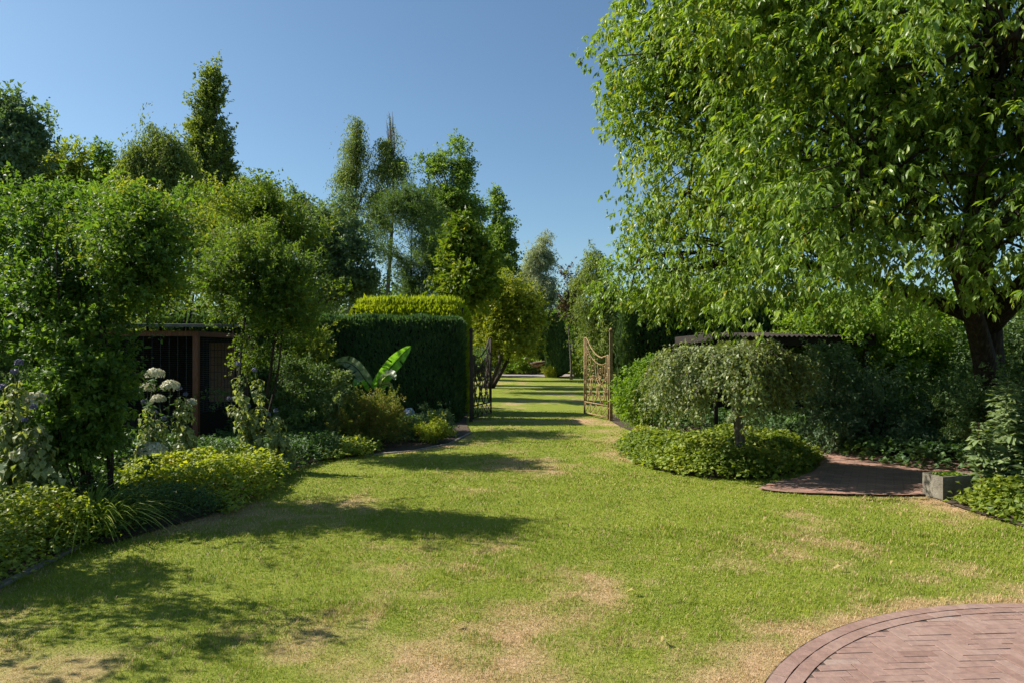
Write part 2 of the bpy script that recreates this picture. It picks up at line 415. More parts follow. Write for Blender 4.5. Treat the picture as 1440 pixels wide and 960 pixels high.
def dryness(P):
    x, y = P[:, 0], P[:, 1]
    d = fbm(P, .42, 3, 4) * 1.0 + fbm(P, 1.7, 9, 3) * .75 + (fbm(P, 7.0, 19, 3) - .5) * .5
    d = (d - .95) * 2.1
    d += np.clip((4.9 - y) / 1.6, 0, 1) * .62 * (.5 + fbm(P, .8, 31, 2)) * (np.clip((1.4 - x) / 2.0, 0.1, 1))
    d += .75 * np.exp(-(((x - 2.35) / .75) ** 2 + ((y - 13.6) / 3.2) ** 2))
    d += .5 * np.exp(-(((x - 1.9) / .45) ** 2 + ((y - 10.6) / 1.5) ** 2))
    d += .35 * np.exp(-(((x - 3.2) / 1.2) ** 2 + ((y - 8.4) / .35) ** 2))
    d += .6 * np.exp(-((np.hypot(x - PC[0], y - PC[1]) - PR - .1) / .16) ** 2)
    d += .45 * np.exp(-(((x + 3.3) / .9) ** 2 + ((y - 4.6) / .6) ** 2))
    d += .25 * np.exp(-(((x - .6) / 1.6) ** 2 + ((y - 11.5) / 1.6) ** 2))
    e = np.array(edge)
    dm = np.full(len(P), 9.0)
    for a, b in zip(e[:-1], e[1:]):
        ab = b - a; t = np.clip(((P[:, :2] - a) @ ab) / (ab @ ab), 0, 1)
        dm = np.minimum(dm, np.linalg.norm(P[:, :2] - a - t[:, None] * ab, axis=1))
    d += .5 * np.exp(-(dm / .15) ** 2)
    return np.clip(d, 0, 1)

def lawn_material():
    m, nt, N, L, out = newmat('lawn_turf')
    at = N.new('ShaderNodeAttribute'); at.attribute_name = 'dry'
    n1 = noise(nt, 26, 6, .7); n2 = noise(nt, 3.1, 4, .6); n3 = noise(nt, 140, 3, .7)
    green = ramp(nt, [(.28, (.10, .125, .018)), (.5, (.192, .23, .024)), (.72, (.272, .29, .038))], n1)
    g2 = ramp(nt, [(.35, (.143, .20, .02)), (.68, (.238, .262, .034))], n2)
    mg = N.new('ShaderNodeMix'); mg.data_type = 'RGBA'; mg.inputs[0].default_value = .5
    L.new(green, mg.inputs[6]); L.new(g2, mg.inputs[7])
    dry = ramp(nt, [(.25, (.29, .18, .10)), (.5, (.44, .29, .16)), (.75, (.56, .39, .24))], n1)
    ma = N.new('ShaderNodeMath'); ma.operation = 'MULTIPLY_ADD'; ma.inputs[1].default_value = .8; ma.inputs[2].default_value = -.4
    L.new(n3, ma.inputs[0])
    ad = N.new('ShaderNodeMath'); ad.operation = 'ADD'; ad.use_clamp = True
    L.new(ma.outputs[0], ad.inputs[0]); L.new(at.outputs['Fac'], ad.inputs[1])
    mx = N.new('ShaderNodeMix'); mx.data_type = 'RGBA'
    L.new(ad.outputs[0], mx.inputs[0]); L.new(mg.outputs[2], mx.inputs[6]); L.new(dry, mx.inputs[7])
    p = N.new('ShaderNodeBsdfPrincipled'); p.inputs['Roughness'].default_value = .85; p.inputs['Specular IOR Level'].default_value = .12
    L.new(mx.outputs[2], p.inputs['Base Color'])
    b = N.new('ShaderNodeBump'); b.inputs['Strength'].default_value = .7; b.inputs['Distance'].default_value = .03
    L.new(noise(nt, 60, 6, .7), b.inputs['Height']); L.new(b.outputs[0], p.inputs['Normal'])
    L.new(p.outputs[0], out.inputs['Surface'])
    return m
xs = np.r_[np.arange(-16, -6, .5), np.arange(-6, 8, .09), np.arange(8, 22, .5)]
ys = np.r_[np.arange(.5, 2.6, .3), np.arange(2.6, 18, .1), np.arange(18, 66, .6)]
XX, YY = np.meshgrid(xs, ys)
V = np.c_[XX.ravel(), YY.ravel()]
zz = (fbm(V, .35, 77, 2) - .5) * .02 * (V[:, 1] < 40)
nx = len(xs); I = np.arange(nx * len(ys)).reshape(len(ys), nx)
Fq = np.stack([I[:-1, :-1], I[:-1, 1:], I[1:, 1:], I[1:, :-1]], -1).reshape(-1, 4)
lawn = mk('lawn', np.c_[V, zz - .012], Fq, lawn_material(), smooth=True); tag(lawn, kind='structure')
a = lawn.data.attributes.new('dry', 'FLOAT', 'POINT'); a.data.foreach_set('value', dryness(V).astype(np.float32))
GROUND = mat_noise('rough_grass', [(.3, (.03, .05, .014)), (.6, (.06, .085, .02)), (.8, (.12, .12, .04))], 2.5, .95, .5, 30)
sheet('ground', [(-400, -300), (400, -300), (400, 700), (-400, 700)], -.06, GROUND)
sheet('soil_bed', left_soil, .004, SOIL)
sheet('soil_bed', right_bed, .004, SOIL)
sheet('soil_bed', [tuple((np.array(p) - np.array([3.0, 10.6])) * .97 + np.array([3.0, 10.6])) for p in isl], .002, SOIL)
def brick_path_mat():
    m, nt, N, L, out = newmat('brick_path')
    tc = N.new('ShaderNodeTexCoord'); br = N.new('ShaderNodeTexBrick')
    mp = N.new('ShaderNodeMapping'); mp.inputs['Rotation'].default_value = (0, 0, .5); L.new(tc.outputs['Object'], mp.inputs[0])
    L.new(mp.outputs[0], br.inputs['Vector'])
    br.inputs['Scale'].default_value = 1; br.inputs['Brick Width'].default_value = .2; br.inputs['Row Height'].default_value = .065
    br.inputs['Mortar Size'].default_value = .006; br.inputs['Color1'].default_value = (.42, .24, .19, 1); br.inputs['Color2'].default_value = (.29, .16, .13, 1)
    br.inputs['Mortar'].default_value = (.2, .13, .105, 1)
    mx = N.new('ShaderNodeMix'); mx.data_type = 'RGBA'; mx.blend_type = 'MULTIPLY'; mx.inputs[0].default_value = 1
    L.new(br.outputs['Color'], mx.inputs[6]); L.new(ramp(nt, [(.3, (.6, .62, .55)), (.7, (1.15, 1.1, 1.0))], noise(nt, 3, 5)), mx.inputs[7])
    p = N.new('ShaderNodeBsdfPrincipled'); p.inputs['Roughness'].default_value = .85; L.new(mx.outputs[2], p.inputs['Base Color'])
    b = N.new('ShaderNodeBump'); b.inputs['Strength'].default_value = .5; b.inputs['Distance'].default_value = .01; b.invert = True
    L.new(br.outputs['Fac'], b.inputs['Height']); L.new(b.outputs[0], p.inputs['Normal']); L.new(p.outputs[0], out.inputs['Surface'])
    return m
sheet('brick_path', path, .018, brick_path_mat())
sheet('gravel_path', [G(716, 529), G(735, 530.5), G(800, 529.3), (5.2, 53), (4, 57), (-1, 57), (-1.2, 52)], .02, PATHM)

# brick patio, foreground: every brick is shaped, laid in herringbone inside a curved double border
def brick_mat():
    m, nt, N, L, out = newmat('patio_brick')
    at = N.new('ShaderNodeAttribute'); at.attribute_name = 'tint'
    c = ramp(nt, [(.0, (.20, .118, .095)), (.35, (.265, .168, .138)), (.65, (.295, .196, .163)), (1, (.31, .235, .2))], at.outputs['Fac'])
    mx = N.new('ShaderNodeMix'); mx.data_type = 'RGBA'; mx.blend_type = 'MULTIPLY'; mx.inputs[0].default_value = .8
    L.new(c, mx.inputs[6]); L.new(ramp(nt, [(.3, (.62, .6, .58)), (.62, (1.1, 1.08, 1.05))], noise(nt, 22, 8, .7)), mx.inputs[7])
    p = N.new('ShaderNodeBsdfPrincipled'); p.inputs['Roughness'].default_value = .82; p.inputs['Specular IOR Level'].default_value = .3
    L.new(mx.outputs[2], p.inputs['Base Color'])
    b = N.new('ShaderNodeBump'); b.inputs['Strength'].default_value = .4; b.inputs['Distance'].default_value = .004
    L.new(noise(nt, 120, 6, .7), b.inputs['Height']); L.new(b.outputs[0], p.inputs['Normal']); L.new(p.outputs[0], out.inputs['Surface'])
    return m
def clip_half(poly, c, nrm, d):       # keep (p-c).n <= d
    o = []; n = len(poly)
    for i in range(n):
        a, b = poly[i], poly[(i + 1) % n]
        da = (a[0] - c[0]) * nrm[0] + (a[1] - c[1]) * nrm[1] - d; db = (b[0] - c[0]) * nrm[0] + (b[1] - c[1]) * nrm[1] - d
        if da <= 0: o.append(a)
        if (da < 0 < db) or (db < 0 < da):
            t = da / (da - db); o.append((a[0] + (b[0] - a[0]) * t, a[1] + (b[1] - a[1]) * t))
    return o
pb = MB()
bw, bl, jt = .066, .198, .0034
Rin = PR - .155
for k in range(-60, 60):
    for mm in range(-25, 25):
        for kind in (0, 1):
            x0 = (k + mm * 3) * bw; y0 = (k - mm * 3) * bw
            if kind == 0: rect = [(x0, y0), (x0 + bl, y0), (x0 + bl, y0 + bw), (x0, y0 + bw)]
            else: rect = [(x0, y0 + bw), (x0 + bw, y0 + bw), (x0 + bw, y0 + bw + bl), (x0, y0 + bw + bl)]
            ra = .06
            cx0 = sum(p[0] for p in rect) / 4; cy0 = sum(p[1] for p in rect) / 4
            j = rng.normal(0, .0012, 2); dr = rng.normal(0, .009)
            rr = []
            for px, py in rect:
                sx = cx0 + (px - cx0) * (1 - jt / (abs(px - cx0) * 2 + 1e-6)); sy = cy0 + (py - cy0) * (1 - jt / (abs(py - cy0) * 2 + 1e-6))
                dx, dy = sx - cx0, sy - cy0
                sx = cx0 + dx * cos(dr) - dy * sin(dr) + j[0]; sy = cy0 + dx * sin(dr) + dy * cos(dr) + j[1]
                rr.append((PC[0] + sx * cos(ra) - sy * sin(ra), PC[1] - .4 + sx * sin(ra) + sy * cos(ra)))
            cx = sum(p[0] for p in rr) / 4; cy = sum(p[1] for p in rr) / 4
            dd = math.hypot(cx - PC[0], cy - PC[1])
            if dd > Rin + .12 or cx > 6.5 or cy < 1.6: continue
            nrm = ((cx - PC[0]) / (dd + 1e-6), (cy - PC[1]) / (dd + 1e-6))
            poly = clip_half(rr, PC, nrm, Rin - jt)
            if len(poly) < 3: continue
            A = abs(sum(poly[i][0] * poly[(i + 1) % len(poly)][1] - poly[(i + 1) % len(poly)][0] * poly[i][1] for i in range(len(poly)))) / 2
            if A < .0012: continue
            z = .0195 + rng.normal(0, .0009)
            pb.prism(poly, -.03, z, .0014, .0008, t=float(np.clip(rng.normal(.5, .13), 0, 1)))
for ring, (r0, r1) in enumerate([(PR - .152, PR - .080), (PR - .074, PR)]):
    n = int(2 * pi * PR / .205)
    for i in range(n):
        a0 = (i + .5 * ring) / n * 2 * pi; a1 = a0 + 2 * pi / n - jt / PR
        am = (a0 + a1) / 2
        poly = [(PC[0] + r0 * cos(a0), PC[1] + r0 * sin(a0)), (PC[0] + r1 * cos(a0), PC[1] + r1 * sin(a0)), (PC[0] + r1 * 1.0008 * cos(am), PC[1] + r1 * 1.0008 * sin(am)),
                (PC[0] + r1 * cos(a1), PC[1] + r1 * sin(a1)), (PC[0] + r0 * cos(a1), PC[1] + r0 * sin(a1)), (PC[0] + r0 * cos(am), PC[1] + r0 * sin(am))]
        poly = poly[::-1]
        if poly[0][1] < 1.5: continue
        # orientation
        A = sum(poly[q][0] * poly[(q + 1) % 6][1] - poly[(q + 1) % 6][0] * poly[q][1] for q in range(6))
        if A < 0: poly = poly[::-1]
        pb.prism(poly, -.03, .0205 + rng.normal(0, .0009), .0016, .001, t=float(np.clip(rng.normal(.5, .13), 0, 1)))
po = pb.build('brick_patio', brick_mat()); tag(po, kind='structure')
sheet('patio_sand', [(PC[0] + (PR + .012) * cos(q), PC[1] + (PR + .012) * sin(q)) for q in np.linspace(0, 2 * pi, 90, endpoint=False)], .0168, SAND)

# stone edging along the left bed
kb = MB()
E = np.array(edge); seg = []
for i_, (a_, b_) in enumerate(zip(E[:-1], E[1:])):
    if 2 <= i_ < 9: continue
    n = max(2, int(np.linalg.norm(b_ - a_) / .24))
    for i in range(n): seg.append((a_ + (b_ - a_) * i / n, a_ + (b_ - a_) * (i + 1) / n))
for a_, b_ in seg:
    c = (a_ + b_) / 2; d = b_ - a_
    kb.box((c[0] - .09, c[1], -.012 + rng.normal(0, .003)), (np.linalg.norm(d) * .96, .05, .05), atan2(d[1], d[0]) + rng.normal(0, .03), t=.5)
ko = kb.build('bed_kerb', KERB); tag(ko, kind='structure')

# grass blades on the lawn
def grass():
    Ps = []
    for (y0, y1, dens) in ((2.6, 4.6, 8000), (4.6, 6.5, 4800), (6.5, 9.5, 2600), (9.5, 13, 1100), (13, 20, 420)):
        x1 = y1 * .82 + 1.7
        n = int(2 * x1 * (y1 - y0) * dens)
        P = np.c_[rng.uniform(-x1, x1, n), rng.uniform(y0, y1, n)]
        P = P[np.abs(P[:, 0]) < P[:, 1] * .82 + 1.7]
        Ps.append(P)
    P = np.concatenate(Ps)
    ok = np.ones(len(P), bool)
    for q in LAWN_EX: ok &= ~inpoly(P, q)
    ok &= np.hypot(P[:, 0] - PC[0], P[:, 1] - PC[1]) > PR + .01
    dr = dryness(P)
    dens = .35 + .65 * fbm(P, 3.0, 5, 2) * (1.35 - .55 * dr)
    ok &= rng.random(len(P)) < dens * 1.3
    P = P[ok]; dr = dr[ok]; n = len(P)
    sc = np.clip(P[:, 1] / 4.0, .8, 3.2)
    h = (.009 + .012 * rng.random(n)) * (.75 + .6 * fbm(P, 1.3, 88, 2)) * (1 - .35 * dr) * np.clip(sc, 1, 1.25)
    h *= 1 + .7 * (fbm(P, 5.0, 15, 2) > .68)
    w = (.0024 + .0016 * rng.random(n)) * sc
    az = rng.random(n) * 2 * pi
    d = np.c_[np.cos(az), np.sin(az), np.zeros(n)]
    s = np.c_[-np.sin(az), np.cos(az), np.zeros(n)]
    lean = (.25 + 1.0 * rng.random(n))[:, None]
    b = np.c_[P, np.full(n, -.012)]
    tip = b + d * (h[:, None] * lean) + np.c_[np.zeros((n, 2)), h]
    mid = b + d * (h[:, None] * lean * .35) + np.c_[np.zeros((n, 2)), h * .6]
    V = np.stack([b - s * w[:, None] * .5, b + s * w[:, None] * .5, mid + s * w[:, None] * .4, mid - s * w[:, None] * .4, tip], 1).reshape(-1, 3)
    i = np.arange(n)[:, None] * 5
    Q = np.c_[i, i + 1, i + 2, i + 3]; T = np.c_[i + 3, i + 2, i + 4]
    isdry = rng.random(n) < np.clip(dr * 1.05 + .13, 0, .93)
    tn = np.where(isdry, .72 + .26 * rng.random(n), .05 + .5 * np.clip(rng.random(n) * .6 + fbm(P, 2.2, 41, 2) * .7 - .15, 0, 1))
    gm = leafmat('grass_blade', [(0, (.118, .19, .014)), (.3, (.212, .272, .022)), (.6, (.305, .335, .036)), (.72, (.41, .27, .13)), (1, (.62, .44, .27))], trans=.3, spec=.2, rough=.5, tcol=(1.1, 1.2, .6))
    o = mk('grass', V, [Q, T], gm, tint=np.r_[tn, tn]); tag(o, kind='stuff')
grass()

# ------------------------------------------------------------------ ground cover masses
def cover(name, poly, hgt, dens, ll, lw, mat, tilt=.5, kind='quad', seed=0, flat_=.6, tintn=.3, edge_drop=.35, core=True, lump=.6, upright=0.0):
    poly = [tuple(p) for p in poly]
    a = np.array(poly); lo, hi = a.min(0), a.max(0)
    n = int((hi[0] - lo[0]) * (hi[1] - lo[1]) * dens)
    P = np.c_[rng.uniform(lo[0], hi[0], n), rng.uniform(lo[1], hi[1], n)]
    P = P[inpoly(P, poly)]; n = len(P)
    dm = np.full(n, 9.0)
    for i in range(len(a)):
        p, q = a[i], a[(i + 1) % len(a)]; pq = q - p
        t = np.clip(((P - p) @ pq) / (pq @ pq + 1e-9), 0, 1); dm = np.minimum(dm, np.linalg.norm(P - p - t[:, None] * pq, axis=1))
    prof = 1 - (1 - np.clip(dm / edge_drop, 0, 1)) ** 2 * .8
    P = P + rng.normal(size=P.shape) * .06
    ht = hgt * prof * (1 - lump / 2 + lump * fbm(P, 2.6 / max(hgt, .25) * .35, seed, 3) * 1.1)
    z = ht * (rng.random(n) ** .45) + .01
    # the shell at the rim goes lower so the sides are leafy too
    az = rng.random(n) * 2 * pi
    D = np.c_[np.cos(az), np.sin(az), rng.normal(.1 + upright, .35, n)]
    U = unit(np.array([0, 0, 1.0]) * flat_ + rdir(n) * tilt)
    le = ll * (.6 + .7 * rng.random(n))
    V, F, q = leaves(np.c_[P, z], D, U, le, le * lw, .15, .3, kind)
    tn = np.clip(fbm(P, 2.2, seed + 3, 2) * tintn * 2 + .5 - tintn + rng.normal(size=n) * .15, 0, 1)
    o = mk(name, V, F, LM[mat], tint=np.repeat(tn, q)); tag(o, kind='stuff')
    return o

# island bed under the weeping tree
isl_in = [(np.array(p) - np.array([3.0, 10.6])) * 1.02 + np.array([3.0, 10.6]) for p in isl]
cover('ground_cover', isl_in, .3, 2600, .08, .72, 'cover', kind='long', seed=4, edge_drop=.45, lump=1.15)
# left border, front to back
LB = lambda *p: [G(*q) for q in p]
cover('ground_cover', [(-3.9, 3.9), G(0, 829), G(40, 808), G(90, 782), G(128, 764), (-3.5, 6.3), (-4.4, 6.6), (-5.2, 5.4), (-5.2, 3.9)], .33, 3000, .05, .6, 'cover', kind='long', seed=14, lump=.9)
cover('ground_cover', [G(122, 767), G(200, 746), G(290, 728), (-2.86, 6.95), (-3.2, 7.4), (-4.2, 7.2), (-4.1, 6.4)], .30, 5200, .034, .55, 'coverdark', seed=24, lump=.8)
cover('ground_cover', [(-2.88, 6.95), G(345, 711), G(385, 688), (-2.98, 8.5), (-3.0, 9.2), (-4.3, 9.6), (-5.0, 8.6), (-4.2, 7.3), (-3.2, 7.4)], .36, 2600, .075, .5, 'coverlight', kind='long', seed=34, lump=.7)
cover('ground_cover', [(-3.0, 8.6), G(412, 662), G(452, 649), (-2.6, 11.2), (-3.4, 12.2), (-5.2, 12.4), (-5.2, 10.2), (-3.6, 9.6)], .30, 2200, .06, .6, 'coverdark', kind='long', seed=44)
cover('ground_cover', [G(452, 648), G(520, 640), (-2.3, 11.9), (-2.9, 11.9)], .26, 2600, .08, .6, 'cover', kind='long', seed=46)
cover('ground_cover', [(-4.5, 5.3), (-3.85, 5.35), (-3.5, 5.9), (-3.7, 6.3), (-4.5, 6.4), (-4.9, 5.9)], .42, 2600, .055, .5, 'coverlight', kind='long', seed=50, lump=1.0)
cover('ground_cover', [(-5.0, 4.0), (-4.3, 6.6), (-4.2, 7.3), (-5.0, 8.6), (-4.6, 9.8), (-5.2, 11.5), (-9, 11.5), (-9, 4.0)], .38, 800, .09, .6, 'coverdark', kind='long', seed=54)
cover('ground_cover', [(-5.6, 12.4), (-1.8, 12.6), (-1.6, 14.8), (-1.3, 16.4), (-9, 16.4), (-9, 12.4)], .22, 500, .09, .6, 'coverdark', kind='long', seed=56)
# right bed
cover('ground_cover', [G(1342, 708), G(1352, 712), G(1400, 728), G(1440, 739), (6.3, 5.75), (8, 5.3), (8, 7.6), (6.4, 8.3), (5.6, 8.0), (5.4, 7.62)], .28, 2300, .075, .8, 'cover', kind='long', seed=64, lump=.8)
cover('ground_cover', [(5.4, 10.3), (6.0, 9.3), (7.2, 9.4), (8.5, 8.4), (12, 8.4), (14, 17), (3.2, 17), (3.4, 14.6), (4.9, 13.7), (5.3, 12.4)], .3, 420, .11, .7, 'coverdark', kind='long', seed=74)

# ------------------------------------------------------------------ hedges
def hedge(name, label, x0, x1, y0, y1, z1, mat, dens, ll, lw, rnd=.12, cat='hedge', upw=.8, coremat=None, seed=0, topboost=1.0, group=None, hair=0.0):
    A = []
    fr = int((x1 - x0) * z1 * dens); sd = int((y1 - y0) * z1 * dens); tp = int((x1 - x0) * (y1 - y0) * dens * topboost)
    u = rng.random
    A.append((np.c_[u(fr) * (x1 - x0) + x0, np.full(fr, y0), u(fr) * z1], (0, -1, 0)))
    A.append((np.c_[u(fr // 2) * (x1 - x0) + x0, np.full(fr // 2, y1), u(fr // 2) * z1], (0, 1, 0)))
    A.append((np.c_[np.full(sd, x1), u(sd) * (y1 - y0) + y0, u(sd) * z1], (1, 0, 0)))
    A.append((np.c_[np.full(sd, x0), u(sd) * (y1 - y0) + y0, u(sd) * z1], (-1, 0, 0)))
    A.append((np.c_[u(tp) * (x1 - x0) + x0, u(tp) * (y1 - y0) + y0, np.full(tp, z1)], (0, 0, 1)))
    P = np.concatenate([a for a, _ in A]); Nn = np.concatenate([np.tile(np.array(b, float), (len(a), 1)) for a, b in A])
    # rounding of edges
    c = np.array([(x0 + x1) / 2, (y0 + y1) / 2, 0]); h = np.array([(x1 - x0) / 2, (y1 - y0) / 2, z1])
    q = P - c
    inner = np.clip(q, -(h - rnd), h - rnd); d = q - inner; dl = np.linalg.norm(d, axis=1, keepdims=True)
    P = c + inner + d / (dl + 1e-9) * np.minimum(dl, rnd)
    P[:, 2] = np.maximum(P[:, 2], .02)
    n = len(P)
    bump = (fbm(P, 2.2, seed, 3) - .5) * .16
    P = P + Nn * bump[:, None] - Nn * (rng.random(n) ** 2 * .10)[:, None]
    D = unit(Nn * .7 + np.array([0, 0, upw]) + rdir(n) * .55)
    U = unit(Nn * .8 + rdir(n) * .5 + np.array([0, 0, .2]))
    le = ll * (.6 + .8 * rng.random(n))
    if hair: le = le * (1 + hair * (P[:, 2] > z1 - .15) * rng.random(n) ** 3)
    V, F, k = leaves(P, D, U, le, le * lw, .1, .1, 'quad')
    tn = np.clip(.5 + (fbm(P, 1.5, seed + 5, 2) - .5) * .8 + rng.normal(size=n) * .15, 0, 1)
    e = empty(name, label, cat, (c[0], c[1], 0), group)
    mk('foliage', V, F, LM[mat], e, np.repeat(tn, k))
    m = MB(); m.box((c[0], c[1], (z1 - .16) / 2 + .01), (x1 - x0 - .3, y1 - y0 - .3, z1 - .16))
    m.build('branches', coremat or WOODD, e)
    return e
hedge('clipped_hedge', 'tall dark clipped conifer hedge left of the iron gate, behind the banana plant', -9.0, -1.27, 16.5, 17.9, 2.46, 'hedge', 1500, .12, .3, seed=2, topboost=1.6, upw=1.1)
hedge('golden_hedge', 'bright yellow-green hedge showing above the dark clipped hedge', -4.55, -1.2, 18.7, 20.0, 3.05, 'privet', 1300, .13, .35, rnd=.55, seed=5, topboost=2, upw=1.2, hair=.8)
hedge('clipped_hedge', 'dark conifer hedge right of the iron gate under the big cherry tree', 2.95, 11.0, 17.4, 18.6, 3.1, 'hedge', 650, .15, .3, seed=9)

# ------------------------------------------------------------------ iron gate
def curve2(pts, k=14):                      # catmull-rom
    p = np.array(pts, float); p = np.r_[[2 * p[0] - p[1]], p, [2 * p[-1] - p[-2]]]
    o = []
    for i in range(1, len(p) - 2):
        for t in np.linspace(0, 1, k, endpoint=False):
            o.append(.5 * (2 * p[i] + (p[i + 1] - p[i - 1]) * t + (2 * p[i - 1] - 5 * p[i] + 4 * p[i + 1] - p[i + 2]) * t * t + (3 * p[i] - p[i - 1] - 3 * p[i + 1] + p[i + 2]) * t ** 3))
    o.append(p[-2]); return np.array(o)
def spiral(c, r, turns, a0, sgn=1, k=16):
    t = np.linspace(0, 1, k); a = a0 + sgn * turns * 2 * pi * t; q = r * (1 - .85 * t)
    return np.c_[c[0] + q * np.cos(a), c[1] + q * np.sin(a)]
def gate_leaf(label, hinge, end, mat):
    hinge = np.array(hinge); end = np.array(end); w = np.linalg.norm(end - hinge); d = (end - hinge) / w
    e = empty('gate_leaf', label, 'gate', (hinge[0], hinge[1], 0), 'leaves of the open iron gate')
    def P3(uz): uz = np.asarray(uz, float); return np.c_[hinge[0] + d[0] * uz[:, 0], hinge[1] + d[1] * uz[:, 0], uz[:, 1]]
    f = MB()
    for u, z0, z1, r in ((.03, .04, 1.62, .022), (w - .03, .04, 2.08, .024), (w - .17, .36, 2.0, .012), (.16, .36, 1.6, .012), (w - .1, .36, 2.03, .008)):
        f.tube(P3([(u, z0), (u, (z0 + z1) / 2), (u, z1)]), r, 6)
    for z in (.07, .36): f.tube(P3([(.03, z), (w / 2, z), (w - .03, z)]), .019, 6)
    top = curve2([(w - .03, 2.07), (w - .2, 2.04), (w - .5, 1.8), (w - .85, 1.62), (w - 1.2, 1.55), (.35, 1.57), (.03, 1.61)], 6)
    f.tube(P3(top), .02, 6)
    f.tube(P3(curve2([(w - .17, 1.86), (w - .45, 1.6), (w - .8, 1.43), (.45, 1.37), (.16, 1.42)], 6)), .013, 6)
    f.build('frame', mat, e, smooth=True)
    l = MB()
    n = 4
    for i in range(n):
        a = .06 + (w - .12) * i / n; b = .06 + (w - .12) * (i + 1) / n
        l.tube(P3([(a, .09), (b, .34)]), .009, 5); l.tube(P3([(a, .34), (b, .09)]), .009, 5)
        l.tube(P3([(b, .07), (b, .36)]), .009, 5)
    l.build('lattice', mat, e, smooth=True)
    s = MB()
    def S(p, r=.010): s.tube(P3(p), r * 1.35, 5)
    u0, u1 = .2, w - .22
    for i in range(5):
        a = u0 + (u1 - u0) * (i + .5) / 5; sg = 1 if i % 2 else -1
        S(curve2([(a - .1 * sg, .38), (a + .09 * sg, .62), (a - .05 * sg, .86), (a + .06 * sg, 1.02)], 6))
        S(spiral((a + .06 * sg - .07, 1.02), .08, 1.1, 0, sg)); S(spiral((a - .02 * sg, .55), .1, 1.2, 1.5, -sg))
        S(spiral((a + .08 * sg, .78), .075, 1.2, -1.0, sg))
    S(curve2([(.24, 1.36), (.28, 1.05), (.5, .86), (.74, .98), (.82, 1.3), (.8, 1.42)], 7), .012)
    S(curve2([(.34, 1.36), (.4, 1.12), (.52, 1.02), (.64, 1.12), (.7, 1.36)], 7), .009)
    S(spiral((.52, 1.2), .1, 1.3, 0)); S(spiral((1.0, 1.3), .13, 1.3, 2)); S(spiral((w - .38, 1.45), .13, 1.4, 1)); S(spiral((w - .33, 1.15), .12, 1.4, 3, -1))
    S(spiral((.95, 1.05), .11, 1.4, 2, -1)); S(spiral((w - .27, 1.72), .1, 1.3, 4)); S(spiral((.12, 1.1), .07, 1.2, 1)); S(spiral((.1, .72), .06, 1.2, 3, -1))
    for z in (.5, .9, 1.3, 1.65): S(spiral((w - .085, z), .055, 1.3, z * 3, 1))
    for (u, z, rx, rz) in ((.6, .62, .05, .1), (1.15, .9, .05, .11), (.9, 1.48, .06, .05)):        # beaten leaves
        a = np.linspace(0, 2 * pi, 9)[:-1]
        V = P3(np.c_[u + rx * np.cos(a) * .6 + rz * .3 * np.sin(a), z + rz * np.sin(a)])
        nn = np.array([-d[1], d[0], 0]) * .006
        V = np.r_[V + nn, V - nn, [V.mean(0) + nn * 2.5], [V.mean(0) - nn * 2.5]]
        T = [[16, i, (i + 1) % 8] for i in range(8)] + [[17, 8 + (i + 1) % 8, 8 + i] for i in range(8)]
        s.add(V, tris=T, quads=[[i, 8 + i, 8 + (i + 1) % 8, (i + 1) % 8] for i in range(8)])
    s.build('scrollwork', mat, e, smooth=True)
    for z in (.3, 1.3): h = MB(); h.tube(np.array([[hinge[0] - d[0] * .045, hinge[1] - d[1] * .045, z], [hinge[0] + d[0] * .04, hinge[1] + d[1] * .04, z]]), .018, 6); h.build('hinge', mat, e)
    return e
gate_leaf('open iron gate leaf with rust scrollwork coloured golden for the sun, beside the narrow green conifer', (2.40, 16.9), (1.95, 18.45), RUST)
gate_leaf('open iron gate leaf with scrollwork coloured dark for the shade at the end of the clipped hedge', (-.97, 16.75), (-.56, 18.4), IRON)
for x, y, lab, mat in ((2.44, 16.83, 'rusty iron gate post beside the narrow green conifer', RUST), (-1.0, 16.68, 'iron gate post coloured dark for the shade at the end of the clipped hedge', IRON)):
    e = empty('gate_post', lab, 'gate post', (x, y, 0), 'posts of the iron gate')
    m = MB(); m.box((x, y, 1.09), (.075, .075, 2.2)); m.build('shaft', mat, e)
    m = MB(); m.box((x, y, 2.2), (.1, .1, .025)); m.tube([(x, y, 2.21), (x, y, 2.24), (x, y, 2.28)], [.045, .05, .01], 8); m.build('cap', mat, e)

# ------------------------------------------------------------------ aviary in the left border
AX, AY = -5.55, 12.0
av = empty('aviary', 'dark wire-mesh aviary with brown corner post and flat roof in the left border', 'aviary', (AX, AY, 0))
def avp(x, y, z): return (x, y, z)
m = MB()
for (x, y) in ((AX, AY), (AX - .02, 14.3), (AX - 2.0, AY), (AX - 4.0, AY), (AX - 4.0, 14.3)): m = MB(); m.box((x, y, 1.02), (.09, .09, 2.04), t=.5); m.build('post', WOODR, av)
m = MB(); m.box((AX - 2, AY, 2.0), (3.9, .07, .09)); m.build('top_rail', WOODR, av)
m = MB(); m.box((AX, 13.15, 2.0), (.07, 2.2, .09)); m.build('top_rail', WOODR, av)
m = MB(); V = np.array([[AX + .28, AY - .3, 2.10], [AX - 4.4, AY - .3, 2.14], [AX - 4.4, 14.6, 2.26], [AX + .1, 14.6, 2.22]])
m.add(np.r_[V, V + [0, 0, .05]], quads=[[0, 1, 2, 3], [7, 6, 5, 4], [0, 4, 5, 1], [1, 5, 6, 2], [2, 6, 7, 3], [3, 7, 4, 0]]); m.build('roof', mat_noise('weathered_roof', [(.3, (.08, .075, .065)), (.7, (.2, .19, .165))], 8, .9, .5), av)
m = MB()
for i in range(40): m.tube([(AX - 3.95, AY - .05, .62 + i * .034), (AX - .05, AY - .05, .62 + i * .034)], .0035, 3, cap=False)
